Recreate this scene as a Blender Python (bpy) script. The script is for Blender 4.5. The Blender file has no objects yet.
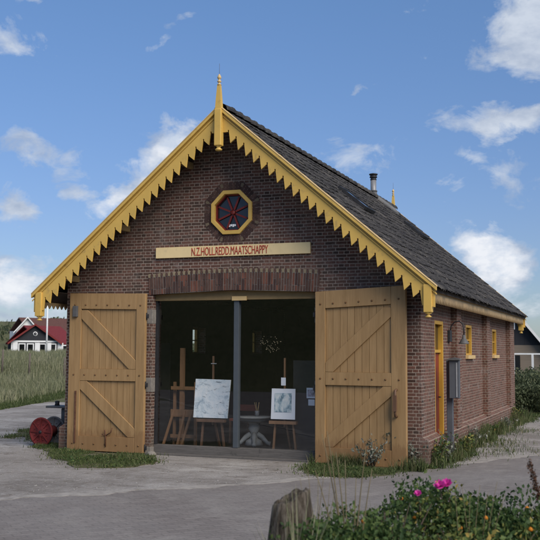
import bpy, bmesh, math, random
import numpy as np
from mathutils import Vector, Matrix, noise
from mathutils.geometry import tessellate_polygon
R=math.radians; PI=math.pi
random.seed(7); rng=np.random.default_rng(11)
S=bpy.context.scene; COL=S.collection

# ------------------------------------------------------------------ camera
F=954.647; CAM=Vector((6.3028,-14.4457,1.7355)); YAW,PIT,ROL=R(21.249),R(4.9157),R(.3096)
fw=Vector((-math.sin(YAW)*math.cos(PIT),math.cos(YAW)*math.cos(PIT),math.sin(PIT)))
rt=Vector((math.cos(YAW),math.sin(YAW),0)); up=rt.cross(fw)
rt2=rt*math.cos(ROL)+up*math.sin(ROL); up2=-rt*math.sin(ROL)+up*math.cos(ROL)
cd=bpy.data.cameras.new('camera'); cam=bpy.data.objects.new('camera',cd); COL.objects.link(cam)
M=Matrix((rt2,up2,-fw)).transposed().to_4x4(); M.translation=CAM; cam.matrix_world=M
cd.sensor_fit='HORIZONTAL'; cd.sensor_width=36; cd.lens=F/540*36; cd.clip_end=3000; cd.clip_start=.1
cd.dof.use_dof=True; cd.dof.focus_distance=16.5; cd.dof.aperture_fstop=4.5
S.camera=cam; S.render.resolution_x=S.render.resolution_y=1024
def at(px,py,ax,v):
    d=fw+rt2*((px-270)/F)-up2*((py-270)/F); t=(v-CAM[ax])/d[ax]; return CAM+d*t
def far(px,py,dist):
    d=fw+rt2*((px-270)/F)-up2*((py-270)/F); h=math.hypot(d.x,d.y); return CAM+d*(dist/h)

# ------------------------------------------------------------------ materials
MATS={}
class NT:
    def __init__(s,name):
        m=bpy.data.materials.new(name); m.use_nodes=True; s.m=m; s.t=m.node_tree; s.t.nodes.clear()
        s.out=s.t.nodes.new('ShaderNodeOutputMaterial'); s.p=s.t.nodes.new('ShaderNodeBsdfPrincipled')
        s.t.links.new(s.p.outputs[0],s.out.inputs[0]); MATS[name]=m
    def n(s,typ,ins=None,**kw):
        nd=s.t.nodes.new('ShaderNode'+typ)
        for k,v in kw.items(): setattr(nd,k,v)
        for k,v in (ins or {}).items(): s.set(nd.inputs[k],v)
        return nd
    def set(s,i,v):
        if hasattr(v,'is_output') : s.t.links.new(v,i)
        else: i.default_value=v
    def math(s,op,a,b=0.,c=0.):
        nd=s.n('Math',operation=op); s.set(nd.inputs[0],a); s.set(nd.inputs[1],b); s.set(nd.inputs[2],c); return nd.outputs[0]
    def obj(s): return s.n('TexCoord').outputs['Object']
    def geo(s): return s.n('NewGeometry').outputs['Position']
    def map(s,v,scale=(1,1,1),rot=(0,0,0),loc=(0,0,0)):
        return s.n('Mapping',{'Vector':v,'Scale':scale,'Rotation':rot,'Location':loc}).outputs[0]
    def noise(s,v,sc,det=4,rough=.55,dist=0.):
        return s.n('TexNoise',{'Vector':v,'Scale':sc,'Detail':det,'Roughness':rough,'Distortion':dist}).outputs[0]
    def ramp(s,f,stops):
        nd=s.n('ValToRGB',{'Fac':f}); e=nd.color_ramp.elements
        while len(e)<len(stops): e.new(.5)
        for i,(p,c) in enumerate(stops):
            e[i].position=p; e[i].color=(*c,1) if len(c)==3 else c
        return nd.outputs[0]
    def mix(s,f,a,b,mode='MIX'):
        nd=s.n('Mix',data_type='RGBA',blend_type=mode); s.set(nd.inputs[0],f)
        s.set(nd.inputs[6],a if hasattr(a,'is_output') else (*a,1)); s.set(nd.inputs[7],b if hasattr(b,'is_output') else (*b,1)); return nd.outputs[2]
    def bump(s,h,st=.3,d=.01):
        b=s.n('Bump',{'Height':h,'Strength':st,'Distance':d}); s.t.links.new(b.outputs[0],s.p.inputs['Normal']); return b
    def base(s,c,rough=.8,metal=0.,spec=.5):
        s.set(s.p.inputs['Base Color'],c if hasattr(c,'is_output') else (*c,1)); s.set(s.p.inputs['Roughness'],rough)
        s.p.inputs['Metallic'].default_value=metal; s.p.inputs['Specular IOR Level'].default_value=spec; return s.m
def paint(name,c,var=.12,rough=.6,scale=3.,grain=(1,1,1),dirt=None,spec=.35,bump=.15):
    t=NT(name); v=t.geo(); f=t.noise(t.map(v,grain),scale,6,.65)
    a=tuple(x*(1-var) for x in c); b=tuple(min(1,x*(1+var)) for x in c)
    col=t.ramp(f,[(.3,a),(.7,b)])
    if dirt:
        g=t.noise(v,7.,8,.75); col=t.mix(t.ramp(g,[(.56,(0,0,0)),(.74,(1,1,1))]),col,dirt)
    t.bump(t.noise(t.map(v,grain),40,4),bump,.004); return t.base(col,rough,0,spec)
def brick(name,c1,c2,mort,bias=0.,eff=0.3,mossz=None):
    t=NT(name); g=t.n('NewGeometry'); sp=t.n('SeparateXYZ',{0:g.outputs['Position']}); sn=t.n('SeparateXYZ',{0:g.outputs['True Normal']})
    isf=t.math('GREATER_THAN',t.math('ABSOLUTE',sn.outputs[1]),.5)
    u=t.math('ADD',t.math('MULTIPLY',isf,sp.outputs[0]),t.math('MULTIPLY',t.math('SUBTRACT',1.,isf),sp.outputs[1]))
    vec=t.n('CombineXYZ',{0:u,1:sp.outputs[2],2:0.}).outputs[0]
    wob=t.n('TexNoise',{'Vector':g.outputs['Position'],'Scale':3.,'Detail':2.}).outputs[1]
    w2=t.n('VectorMath',{0:wob,1:(.03,.014,0)},operation='MULTIPLY').outputs[0]
    vec=t.n('VectorMath',{0:vec,1:w2},operation='ADD').outputs[0]
    b=t.n('TexBrick',{'Vector':vec,'Color1':(*c1,1),'Color2':(*c2,1),'Mortar':(*mort,1),'Scale':1.,'Mortar Size':.0065,'Mortar Smooth':.25,'Bias':bias,'Brick Width':.182,'Row Height':.0515},offset=.5,squash=.5,squash_frequency=2)
    # second brick texture shifts the hue of single bricks
    b2=t.n('TexBrick',{'Vector':vec,'Color1':(.0,.0,.0,1),'Color2':(1,1,1,1),'Mortar':(.5,.5,.5,1),'Scale':1.,'Mortar Size':0.,'Bias':0.,'Brick Width':.182,'Row Height':.0515},offset=.5,squash=.5,squash_frequency=2)
    big=t.noise(g.outputs['Position'],.9,5,.6)
    col=t.mix(t.ramp(b2.outputs[0],[(.0,(0,0,0)),(.9,(.55,.55,.55))]),b.outputs[0],(.155,.068,.05),'MIX') if eff>=0 else b.outputs[0]
    col=t.mix(b.outputs[1],col,mort)
    col=t.mix(t.ramp(big,[(.35,(0,0,0)),(.75,(eff,eff,eff))]),col,t.mix(.5,mort,c1))
    salt=t.noise(t.map(g.outputs['Position'],(1,1,1.6)),2.6,8,.78); col=t.mix(t.ramp(salt,[(.54,(0,0,0)),(.70,(.6,.6,.6))]),col,(.27,.235,.21))
    fine=t.noise(g.outputs['Position'],22,7,.75)
    col=t.mix(.75,col,t.ramp(fine,[(.3,(.28,.28,.28)),(.7,(.76,.76,.76))]),'OVERLAY')
    drk=t.noise(g.outputs['Position'],1.7,6,.7)
    col=t.mix(t.ramp(drk,[(.58,(0,0,0)),(.78,(.35,.35,.35))]),col,(.05,.034,.03))
    # green-black damp staining near the foot, with its own ragged edge
    zz=t.math('ADD',sp.outputs[2],t.math('MULTIPLY',t.noise(g.outputs['Position'],4.,5),.5))
    col=t.mix(t.ramp(zz,[(.32,(.55,.55,.55)),(.62,(0,0,0))]),col,(.09,.075,.055))
    h=t.math('SUBTRACT',t.math('MULTIPLY',fine,.3),b.outputs[1])
    t.bump(h,.7,.008); return t.base(col,.88,0,.25)
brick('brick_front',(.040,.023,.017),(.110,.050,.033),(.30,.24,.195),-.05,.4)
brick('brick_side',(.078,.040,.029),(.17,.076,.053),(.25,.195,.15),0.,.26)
paint('soldier_brick',(.10,.058,.045),.5,.88,7.,(2,1,.6),spec=.2)
paint('soldier_brick_dark',(.06,.035,.03),.4,.9,7.,(2,1,.5),spec=.2)
paint('soldier_brick_red',(.15,.065,.045),.4,.9,7.,(2,1,.5),spec=.2)
paint('corner_brick',(.15,.115,.075),.2,.85,9.)
paint('cream_brick',(.24,.19,.12),.2,.85,9.)
paint('mortar',(.22,.19,.165),.2,.95,9.,spec=.1)
paint('yellow_trim',(.62,.40,.095),.08,.5,2.5,dirt=(.36,.24,.09),spec=.4)
paint('board_cream',(.80,.62,.32),.07,.55,2.5,dirt=(.6,.47,.27))
paint('cream_trim',(.60,.42,.19),.1,.55,2.5,dirt=(.40,.29,.15))
paint('fascia_wood',(.45,.31,.155),.14,.6,3.,dirt=(.3,.2,.11))
paint('dirty_trim',(.25,.17,.075),.2,.7,3.)
paint('window_yellow',(.55,.31,.045),.1,.5,3.)
paint('door_red',(.22,.035,.02),.15,.5,4.)
paint('dark_red',(.16,.018,.014),.1,.5,4.)
paint('letter_red',(.40,.05,.025),.1,.5,4.)
paint('reel_red',(.14,.018,.017),.35,.8,9.,dirt=(.07,.022,.018))
paint('door_bolt',(.16,.085,.035),.3,.8,20.)
paint('rust',(.12,.055,.03),.4,.85,20.)
paint('iron_black',(.025,.025,.027),.3,.6,20.)
paint('iron_grey',(.10,.10,.10),.2,.6,9.)
paint('box_grey',(.085,.092,.105),.12,.55,5.)
paint('post_grey_blue',(.07,.082,.093),.1,.5,5.)
paint('sill_wood',(.115,.105,.095),.3,.8,5.,(1,8,20),dirt=(.05,.05,.045))
paint('zinc',(.30,.31,.32),.2,.5,9.,spec=.6)
paint('stone_block',(.22,.20,.175),.25,.85,12.)
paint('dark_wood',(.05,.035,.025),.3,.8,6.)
paint('easel_wood',(.24,.13,.065),.25,.6,7.,(1,1,.2))
paint('easel_brown',(.13,.07,.04),.25,.6,7.,(1,1,.2))
paint('table_grey',(.42,.43,.41),.2,.6,7.)
paint('chair_red',(.30,.07,.035),.2,.6,7.)
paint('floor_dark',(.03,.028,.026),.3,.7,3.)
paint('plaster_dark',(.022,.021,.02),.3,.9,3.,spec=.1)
paint('white_paint',(.72,.72,.70),.06,.55,3.)
paint('paper_white',(.85,.87,.90),.03,.7,3.)
paint('black_boards',(.022,.023,.027),.2,.7,3.,(6,6,.3))
paint('beige_boards',(.20,.16,.12),.15,.7,3.,(.3,.3,9))
paint('red_tiles',(.15,.022,.024),.25,.7,9.)
paint('brown_tiles',(.10,.045,.035),.25,.8,9.)
paint('dark_tiles',(.035,.033,.035),.25,.8,9.)
paint('fence_post_wood',(.12,.10,.08),.2,.9,9.)
paint('pipe_steel',(.20,.20,.205),.25,.42,12.,(1,1,.2),spec=.7)
paint('lead',(.12,.12,.12),.25,.6,9.)
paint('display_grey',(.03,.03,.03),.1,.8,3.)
paint('stone_grey',(.24,.23,.21),.3,.9,40.)
paint('gold',(.6,.45,.2),.2,.35,9.)
# glass, dark pane
def glass(name,tint=(.9,.92,.92),ior=1.5,rough=.0,tr=.9):
    t=NT(name); t.t.nodes.remove(t.p)
    fc=t.n('LayerWeight',{'Blend':.5}).outputs['Facing']; fr=t.math('ADD',.042,t.math('MULTIPLY',t.math('POWER',fc,5.),.5)); a=t.n('BsdfTransparent',{'Color':(*tint,1)}); b=t.n('BsdfGlossy',{'Color':(1,1,1,1),'Roughness':rough})
    mx=t.n('MixShader',{0:fr,1:a.outputs[0],2:b.outputs[0]}); t.t.links.new(mx.outputs[0],t.out.inputs[0])
glass('glass',(.985,.99,.99)); glass('glass_clear',(.92,.94,.94))
t=NT('dark_glass'); t.base((.015,.017,.02),.08,0,.6)
t=NT('lit_drop'); t.base((.6,.5,.35),.4); t.p.inputs['Emission Color'].default_value=(1,.85,.6,1); t.p.inputs['Emission Strength'].default_value=.12
# barn door paint: board grooves are modelled, this is worn ochre paint
t=NT('door_paint'); v=t.geo(); sp=t.n('SeparateXYZ',{0:v})
f=t.noise(t.map(v,(4,4,.45)),3.5,6,.6); c=t.ramp(f,[(.25,(.285,.172,.073)),(.75,(.40,.252,.115))]); c=t.mix(t.ramp(t.noise(t.map(v,(14,14,.7)),2.2,8,.75),[(.5,(0,0,0)),(.7,(.55,.55,.55))]),c,(.21,.13,.055)); c=t.mix(t.ramp(t.noise(t.map(v,(22,22,2.)),3.,7,.75),[(.62,(0,0,0)),(.68,(.5,.5,.5))]),c,(.50,.35,.17))
zz=t.math('ADD',sp.outputs[2],t.math('MULTIPLY',t.noise(t.map(v,(5,5,1.5)),4.,7,.7),-.62))
c=t.mix(t.ramp(zz,[(-.0,(.4,.4,.4)),(.10,(0,0,0))]),c,(.17,.08,.035))
c=t.mix(t.ramp(t.noise(v,9,8,.8),[(.6,(0,0,0)),(.76,(.5,.5,.5))]),c,(.15,.10,.055))
t.bump(t.noise(t.map(v,(10,10,.5)),14,4),.2,.004); t.base(c,.62,0,.3)
# pantiles: tint comes per tile
t=NT('pantile'); v=t.geo(); at_=t.n('Attribute',attribute_name='tint').outputs['Fac']
c=t.ramp(at_,[(0,(.020,.019,.020)),(.55,(.046,.043,.042)),(.85,(.078,.071,.064)),(1,(.12,.105,.09))])
c=t.mix(t.ramp(t.noise(v,5,7,.75),[(.5,(0,0,0)),(.72,(.75,.75,.75))]),c,(.10,.092,.075))
c=t.mix(t.ramp(t.noise(v,16,7,.8),[(.54,(0,0,0)),(.64,(.7,.7,.7))]),c,(.15,.14,.125)); c=t.mix(t.ramp(t.noise(v,11,7,.8),[(.36,(.75,.75,.75)),(.46,(0,0,0))]),c,(.012,.012,.014))
t.bump(t.noise(v,40,5),.6,.01); t.base(c,.9,0,.12)
# blade / leaf materials take per-face tint
def leafmat(name,stops,rough=.6,trans=.25):
    t=NT(name); a=t.n('Attribute',attribute_name='tint').outputs['Fac']; c=t.ramp(a,stops); t.base(c,rough,0,.25)
    tr=t.n('BsdfTranslucent',{'Color':c}); mx=t.n('MixShader',{0:trans,1:t.p.outputs[0],2:tr.outputs[0]}); t.t.links.new(mx.outputs[0],t.out.inputs[0])
leafmat('lawn_blade',[(0,(.04,.06,.02)),(.5,(.08,.11,.035)),(.8,(.125,.14,.055)),(1,(.26,.22,.13))])
leafmat('marram_blade',[(0,(.085,.095,.045)),(.4,(.185,.20,.105)),(.75,(.29,.285,.17)),(1,(.42,.38,.26))])
leafmat('dry_blade',[(0,(.22,.18,.10)),(.5,(.32,.27,.16)),(1,(.45,.40,.28))])
leafmat('rose_leaf',[(0,(.03,.06,.02)),(.4,(.06,.105,.03)),(.7,(.12,.165,.045)),(.9,(.21,.22,.06)),(1,(.36,.26,.07))])
leafmat('shrub_leaf',[(0,(.04,.055,.025)),(.6,(.10,.12,.06)),(1,(.22,.22,.12))])
leafmat('grey_leaf',[(0,(.07,.085,.06)),(.6,(.16,.175,.13)),(1,(.33,.33,.28))])
leafmat('pink_petal',[(0,(.45,.02,.22)),(1,(.75,.07,.42))]); leafmat('hip_orange',[(0,(.60,.22,.02)),(1,(.65,.30,.03))])
leafmat('seed_brown',[(0,(.07,.035,.02)),(1,(.14,.07,.04))])
leafmat('stem_brown',[(0,(.07,.05,.035)),(1,(.16,.12,.08))],.8,0.)
# ground
def ground(name):
    t=NT(name); v=t.geo(); a=t.noise(v,.12,6,.6); b=t.noise(v,2.5,7,.7)
    c=t.ramp(a,[(.35,(.055,.07,.026)),(.6,(.10,.105,.05))]); c=t.mix(t.ramp(b,[(.35,(.1,.1,.1)),(.7,(.8,.8,.8))]),c,(.15,.14,.08))
    t.bump(t.noise(v,9,6),.8,.05); t.base(c,.95,0,.1)
ground('dune_ground')
t=NT('turf'); v=t.geo(); c=t.ramp(t.noise(v,5,8,.75),[(.3,(.05,.06,.025)),(.5,(.10,.095,.05)),(.62,(.20,.18,.14))]); t.bump(t.noise(v,20,6),1.,.03); t.base(c,.95,0,.1)
t=NT('gravel'); v=t.geo()
a=t.noise(v,.55,6,.62,.6); tr=t.noise(t.map(v,(.6,1.5,1),(0,0,R(-30))),1.1,7,.68,1.2); s_=t.noise(v,46,5,.8); m_=t.noise(v,7,7,.75)
c=t.ramp(a,[(.32,(.215,.195,.172)),(.5,(.31,.285,.258)),(.66,(.42,.395,.36))])
c=t.mix(t.ramp(tr,[(.38,(.7,.7,.7)),(.52,(0,0,0))]),c,(.19,.17,.15))
c=t.mix(t.ramp(m_,[(.5,(0,0,0)),(.68,(.55,.55,.55))]),c,(.40,.38,.36))
c=t.mix(t.ramp(t.noise(v,3.1,8,.75),[(.54,(0,0,0)),(.66,(.75,.75,.75))]),c,(.14,.115,.09))
c=t.mix(.75,c,t.ramp(s_,[(.3,(.28,.28,.28)),(.7,(.74,.74,.74))]),'OVERLAY')
t.bump(t.math('ADD',s_,t.math('MULTIPLY',m_,2.)),.7,.02); t.base(c,.95,0,.15)
t=NT('paving'); v=t.geo(); pm=t.map(v,(1,1,1),(0,0,R(-50)))
b=t.n('TexBrick',{'Vector':pm,'Color1':(.165,.145,.133,1),'Color2':(.205,.182,.166,1),'Mortar':(.135,.122,.11,1),'Scale':1.,'Mortar Size':.008,'Mortar Smooth':.3,'Brick Width':.21,'Row Height':.1},offset=.5)
c=t.mix(t.ramp(t.noise(v,.7,6,.6),[(.35,(0,0,0)),(.7,(.55,.55,.55))]),b.outputs[0],(.235,.22,.205))
c=t.mix(t.ramp(t.noise(v,1.3,8,.8,.5),[(.5,(0,0,0)),(.68,(.75,.75,.75))]),c,(.265,.245,.22)); c=t.mix(t.ramp(t.noise(v,2.7,8,.8),[(.55,(0,0,0)),(.72,(.7,.7,.7))]),c,(.12,.105,.095))
c=t.mix(.6,c,t.ramp(t.noise(v,60,5,.8),[(.3,(.3,.3,.3)),(.7,(.7,.7,.7))]),'OVERLAY')
t.bump(t.math('SUBTRACT',t.math('MULTIPLY',t.noise(v,50,4),.3),b.outputs[1]),.5,.006); t.base(c,.9,0,.2)
paint('pale_sand',(.30,.278,.25),.35,.95,7.,dirt=(.17,.15,.128),spec=.1)
paint('edge_concrete',(.33,.315,.295),.2,.95,6.,dirt=(.17,.155,.14),spec=.1)
# weathered stump wood
t=NT('stump_bark'); v=t.geo(); g=t.noise(t.map(v,(9,9,1.1)),3.2,8,.75,.4); c=t.ramp(g,[(.34,(.018,.014,.011)),(.47,(.085,.068,.05)),(.62,(.24,.205,.165))])
c=t.mix(t.ramp(t.noise(v,14,7,.8),[(.55,(0,0,0)),(.72,(.6,.6,.6))]),c,(.13,.125,.07)); t.bump(g,1.,.03); t.base(c,.9,0,.2)
# paintings
t=NT('abstract_canvas'); v=t.geo(); c=t.ramp(t.noise(v,5,8,.75,1.),[(.33,(.30,.40,.48)),(.45,(.68,.76,.80)),(.62,(.86,.88,.88))])
c=t.mix(t.ramp(t.noise(t.map(v,(1.4,1,6)),4.5,7,.75,.3),[(.56,(0,0,0)),(.63,(.85,.85,.85))]),c,(.13,.17,.21)); t.base(c,.7)
t=NT('print_picture'); v=t.geo(); c=t.ramp(t.noise(t.map(v,(1.6,1,.8)),7,5,.65,.3),[(.36,(.05,.10,.13)),(.47,(.24,.36,.42)),(.55,(.55,.64,.66)),(.68,(.80,.82,.78))]); t.base(c,.6)
t=NT('photo_print'); v=t.geo(); c=t.ramp(t.noise(v,14,6,.7),[(.4,(.10,.08,.10)),(.6,(.55,.5,.55))]); t.base(c,.6)

# ------------------------------------------------------------------ mesh helpers
class MB:
    def __init__(s): s.v=[]; s.f=[]; s.mi=[]; s.cur=0; s.sm=[]; s.smooth=False
    def add(s,vs,fs):
        o=len(s.v); s.v+= [tuple(x) for x in vs]; s.f+=[tuple(i+o for i in f) for f in fs]; s.mi+=[s.cur]*len(fs); s.sm+=[s.smooth]*len(fs)
    def box(s,a,b):
        x0,y0,z0=[min(p,q) for p,q in zip(a,b)]; x1,y1,z1=[max(p,q) for p,q in zip(a,b)]
        s.add([(x0,y0,z0),(x1,y0,z0),(x1,y1,z0),(x0,y1,z0),(x0,y0,z1),(x1,y0,z1),(x1,y1,z1),(x0,y1,z1)],[(0,3,2,1),(4,5,6,7),(0,1,5,4),(1,2,6,5),(2,3,7,6),(3,0,4,7)])
    def bar(s,p,q,w,h,side=None):
        """box from p to q, w across `side`, h across the third axis"""
        p=Vector(p); q=Vector(q); d=(q-p).normalized(); sd=Vector(side) if side else (d.cross(Vector((0,0,1))) if abs(d.z)<.95 else Vector((1,0,0)))
        sd=(sd-d*sd.dot(d)).normalized(); u=d.cross(sd); a=sd*w/2; b=u*h/2
        s.add([p-a-b,p+a-b,p+a+b,p-a+b,q-a-b,q+a-b,q+a+b,q-a+b],[(0,1,2,3),(7,6,5,4),(0,4,5,1),(1,5,6,2),(2,6,7,3),(3,7,4,0)])
    def tube(s,pts,r,n=8,cap=True):
        pts=[Vector(p) for p in pts]; rs=r if isinstance(r,(list,tuple)) else [r]*len(pts); vs=[]; prev=None
        for i,p in enumerate(pts):
            d=(pts[min(i+1,len(pts)-1)]-pts[max(i-1,0)]).normalized()
            a=prev if prev is not None else (Vector((1,0,0)) if abs(d.x)<.8 else Vector((0,1,0)))
            a=(a-d*a.dot(d)).normalized(); prev=a; b=d.cross(a)
            for k in range(n): t=2*PI*k/n; vs.append(p+a*math.cos(t)*rs[i]+b*math.sin(t)*rs[i])
        fs=[(i*n+k,i*n+(k+1)%n,(i+1)*n+(k+1)%n,(i+1)*n+k) for i in range(len(pts)-1) for k in range(n)]
        if cap: fs+=[tuple(range(n))[::-1],tuple((len(pts)-1)*n+k for k in range(n))]
        o=s.smooth; s.smooth=True; s.add(vs,fs); s.smooth=o
    def lathe(s,prof,c,n=16,axis=(0,0,1)):
        ax=Vector(axis).normalized(); c=Vector(c); s.tube_prof([(c+ax*z,r) for r,z in prof],ax,n)
    def tube_prof(s,pr,ax,n):
        a=Vector((1,0,0)) if abs(ax.x)<.8 else Vector((0,1,0)); a=(a-ax*a.dot(ax)).normalized(); b=ax.cross(a); vs=[]
        for p,r in pr:
            for k in range(n): t=2*PI*k/n; vs.append(p+a*math.cos(t)*r+b*math.sin(t)*r)
        fs=[(i*n+k,i*n+(k+1)%n,(i+1)*n+(k+1)%n,(i+1)*n+k) for i in range(len(pr)-1) for k in range(n)]
        fs+=[tuple(range(n))[::-1],tuple((len(pr)-1)*n+k for k in range(n))]
        o=s.smooth; s.smooth=True; s.add(vs,fs); s.smooth=o
    def plate(s,loops,m,t):
        """polygon with holes; m(u,v,w)->point, front at w=0 and back at w=t"""
        tri=tessellate_polygon([[Vector((u,v,0)) for u,v in l] for l in loops]); fl=[p for l in loops for p in l]; n=len(fl)
        vs=[m(u,v,0) for u,v in fl]+[m(u,v,t) for u,v in fl]; fs=[tuple(f) for f in tri]+[tuple(i+n for i in f[::-1]) for f in tri]; o=0
        for l in loops:
            k=len(l); fs+=[(o+i,o+(i+1)%k,o+(i+1)%k+n,o+i+n) for i in range(k)]; o+=k
        s.add(vs,fs)
BASE={}
def props(o,label=None,cat=None,group=None,kind=None):
    if label: o['label']=label
    if cat: o['category']=cat
    if group: o['group']=group
    if kind: o['kind']=kind
def thing(name,label,cat,loc,group=None):
    o=bpy.data.objects.new(name,None); COL.objects.link(o); o.location=loc; o.empty_display_size=.2; props(o,label,cat,group); BASE[o.name]=Vector(loc); return o
def link(name,me,mats,parent=None,label=None,cat=None,group=None,kind=None,recalc=True,bevel=0):
    for m in mats: me.materials.append(MATS[m])
    o=bpy.data.objects.new(name,me); COL.objects.link(o)
    if parent: base=BASE[parent.name]; o.parent=parent
    elif kind=='structure': base=Vector((0,0,0))
    else:
        n=len(me.vertices); a=np.empty(n*3,'f'); me.vertices.foreach_get('co',a); a=a.reshape(-1,3); base=Vector(((a[:,0].min()+a[:,0].max())/2,(a[:,1].min()+a[:,1].max())/2,a[:,2].min()))
    me.transform(Matrix.Translation(-base))
    if not parent: o.location=base
    BASE[o.name]=base; props(o,label,cat,group,kind)
    if bevel:
        b=o.modifiers.new('bevel','BEVEL'); b.width=bevel; b.segments=2; b.limit_method='ANGLE'; b.angle_limit=R(40)
    return o
def obj(name,mb,mats,parent=None,bevel=0,**kw):
    if isinstance(mats,str): mats=[mats]
    me=bpy.data.meshes.new(name); me.from_pydata(mb.v,[],mb.f); me.polygons.foreach_set('material_index',mb.mi); me.polygons.foreach_set('use_smooth',mb.sm)
    bm=bmesh.new(); bm.from_mesh(me); bmesh.ops.recalc_face_normals(bm,faces=bm.faces); bm.to_mesh(me); bm.free()
    return link(name,me,mats,parent,bevel=bevel,**kw)
def npmesh(name,v,nper,tint,mats,parent=None,mi=None,smooth=False,**kw):
    """v (N*k,3) vertices; faces are consecutive runs; nper = faces array (M,n) int; tint per face"""
    me=bpy.data.meshes.new(name); nf,k=nper.shape
    me.vertices.add(len(v)); me.vertices.foreach_set('co',v.astype('f').ravel()); me.loops.add(nf*k); me.loops.foreach_set('vertex_index',nper.astype('i').ravel())
    me.polygons.add(nf); me.polygons.foreach_set('loop_start',np.arange(0,nf*k,k,dtype='i'))
    me.polygons.foreach_set('use_smooth',np.full(nf,smooth,dtype=bool))
    a=me.attributes.new('tint','FLOAT','FACE'); a.data.foreach_set('value',tint.astype('f'))
    if mi is not None: me.polygons.foreach_set('material_index',mi.astype('i'))
    me.update(calc_edges=True); me.validate(); return link(name,me,mats,parent,**kw)
def blade_geo(P,H,W,lean=.35,seg=3):
    n=len(P); az=rng.uniform(0,2*PI,n); ld=rng.uniform(0,2*PI,n); L=rng.uniform(.05,1,n)**1.2*lean
    out=[];wx=np.cos(az);wy=np.sin(az)
    for i in range(seg+1):
        t=i/seg; w=W*(1-t**1.6)*.5+W*.04; off=H*L*t**1.9; z=H*t*(1-.25*L*t)
        cx=P[:,0]+np.cos(ld)*off; cy=P[:,1]+np.sin(ld)*off; cz=P[:,2]+z
        out.append(np.stack([cx-wx*w,cy-wy*w,cz],1)); out.append(np.stack([cx+wx*w,cy+wy*w,cz],1))
    V=np.stack(out,1).reshape(-1,3); b=np.arange(n)[:,None]*(2*(seg+1)); fs=np.concatenate([b+np.array([[2*i,2*i+1,2*i+3,2*i+2]]) for i in range(seg)],1).reshape(-1,4)
    return V,fs,seg
def blades(name,P,H,W,mat,lean=.35,seg=3,tint=None,parent=None,**kw):
    P=np.asarray(P,float); n=len(P); H=np.broadcast_to(H,n)*1.; W=np.broadcast_to(W,n)*1.
    V,f,sg=blade_geo(P,H,W,lean,seg); t=rng.uniform(0,1,n) if tint is None else np.clip(tint,0,1)
    return npmesh(name,V,f,np.repeat(t,sg),[mat],parent,**kw)
def leaf_geo(P,size,up=.3,aspect=.6):
    n=len(P); d=rng.normal(size=(n,3)); d[:,2]=d[:,2]*.5+up; d/=np.linalg.norm(d,axis=1)[:,None]
    q=rng.normal(size=(n,3)); a=np.cross(d,q); a/=np.linalg.norm(a,axis=1)[:,None]; b=np.cross(d,a); s=size[:,None]
    V=np.stack([P,P+a*s*.5+b*s*aspect*.5+d*s*.06,P+a*s,P+a*s*.5-b*s*aspect*.5+d*s*.06],1).reshape(-1,3)
    f=np.arange(n*4).reshape(-1,4); return V,f
def leaves(name,P,size,mat,tint=None,parent=None,**kw):
    P=np.asarray(P,float); n=len(P); size=np.broadcast_to(size,n)*rng.uniform(.7,1.3,n); V,f=leaf_geo(P,size); t=rng.uniform(0,1,n) if tint is None else np.clip(tint,0,1)
    return npmesh(name,V,f,t,[mat],parent,**kw)

# ------------------------------------------------------------------ world
SUN_EL,SUN_AZ=40,124      # azimuth measured from +y towards +x
w=bpy.data.worlds.new('World'); S.world=w; w.use_nodes=True; nt=w.node_tree; nt.nodes.clear()
T=NT.__new__(NT); T.t=nt
out=T.n('OutputWorld'); bg=T.n('Background'); nt.links.new(bg.outputs[0],out.inputs[0])
sky=T.n('TexSky'); sky.sky_type='NISHITA'; sky.sun_disc=False; sky.sun_elevation=R(SUN_EL); sky.sun_rotation=R(SUN_AZ); sky.air_density=1.; sky.dust_density=.4; sky.ozone_density=2.2
SKY_STR=.13
dirv=T.n('TexCoord').outputs['Generated']; sp=T.n('SeparateXYZ',{0:dirv})
hs=T.n('HueSaturation',{'Hue':.503,'Saturation':1.0,'Value':1.,'Color':sky.outputs[0]}).outputs[0]

az=T.math('MULTIPLY',T.math('ARCTAN2',sp.outputs[0],sp.outputs[1]),180/PI); el=T.math('MULTIPLY',T.math('ARCSINE',sp.outputs[2]),180/PI)
wrp=T.n('TexNoise',{'Vector':T.map(dirv,(1,1,1.5)),'Scale':9.,'Detail':6.,'Roughness':.6}); ws=T.n('SeparateXYZ',{0:wrp.outputs[1]})
az2=T.math('ADD',az,T.math('MULTIPLY',T.math('SUBTRACT',ws.outputs[0],.5),7.)); el2=T.math('ADD',el,T.math('MULTIPLY',T.math('SUBTRACT',ws.outputs[1],.5),5.))
def blob(a,e,sa,se,k,rot=0.):
    dx=T.math('SUBTRACT',az2,a); dy=T.math('SUBTRACT',el2,e); c,s=math.cos(R(rot)),math.sin(R(rot))
    u=T.math('ADD',T.math('MULTIPLY',dx,c/sa),T.math('MULTIPLY',dy,s/sa)); v=T.math('ADD',T.math('MULTIPLY',dx,-s/se),T.math('MULTIPLY',dy,c/se))
    r=T.math('ADD',T.math('MULTIPLY',u,u),T.math('MULTIPLY',v,v)); return T.math('MULTIPLY',T.math('POWER',2.718,T.math('MULTIPLY',r,-1.)),k)
def azel(px,py):
    d=(fw+rt2*((px-270)/F)-up2*((py-270)/F)).normalized(); return math.degrees(math.atan2(d.x,d.y)),math.degrees(math.asin(d.z))
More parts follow.
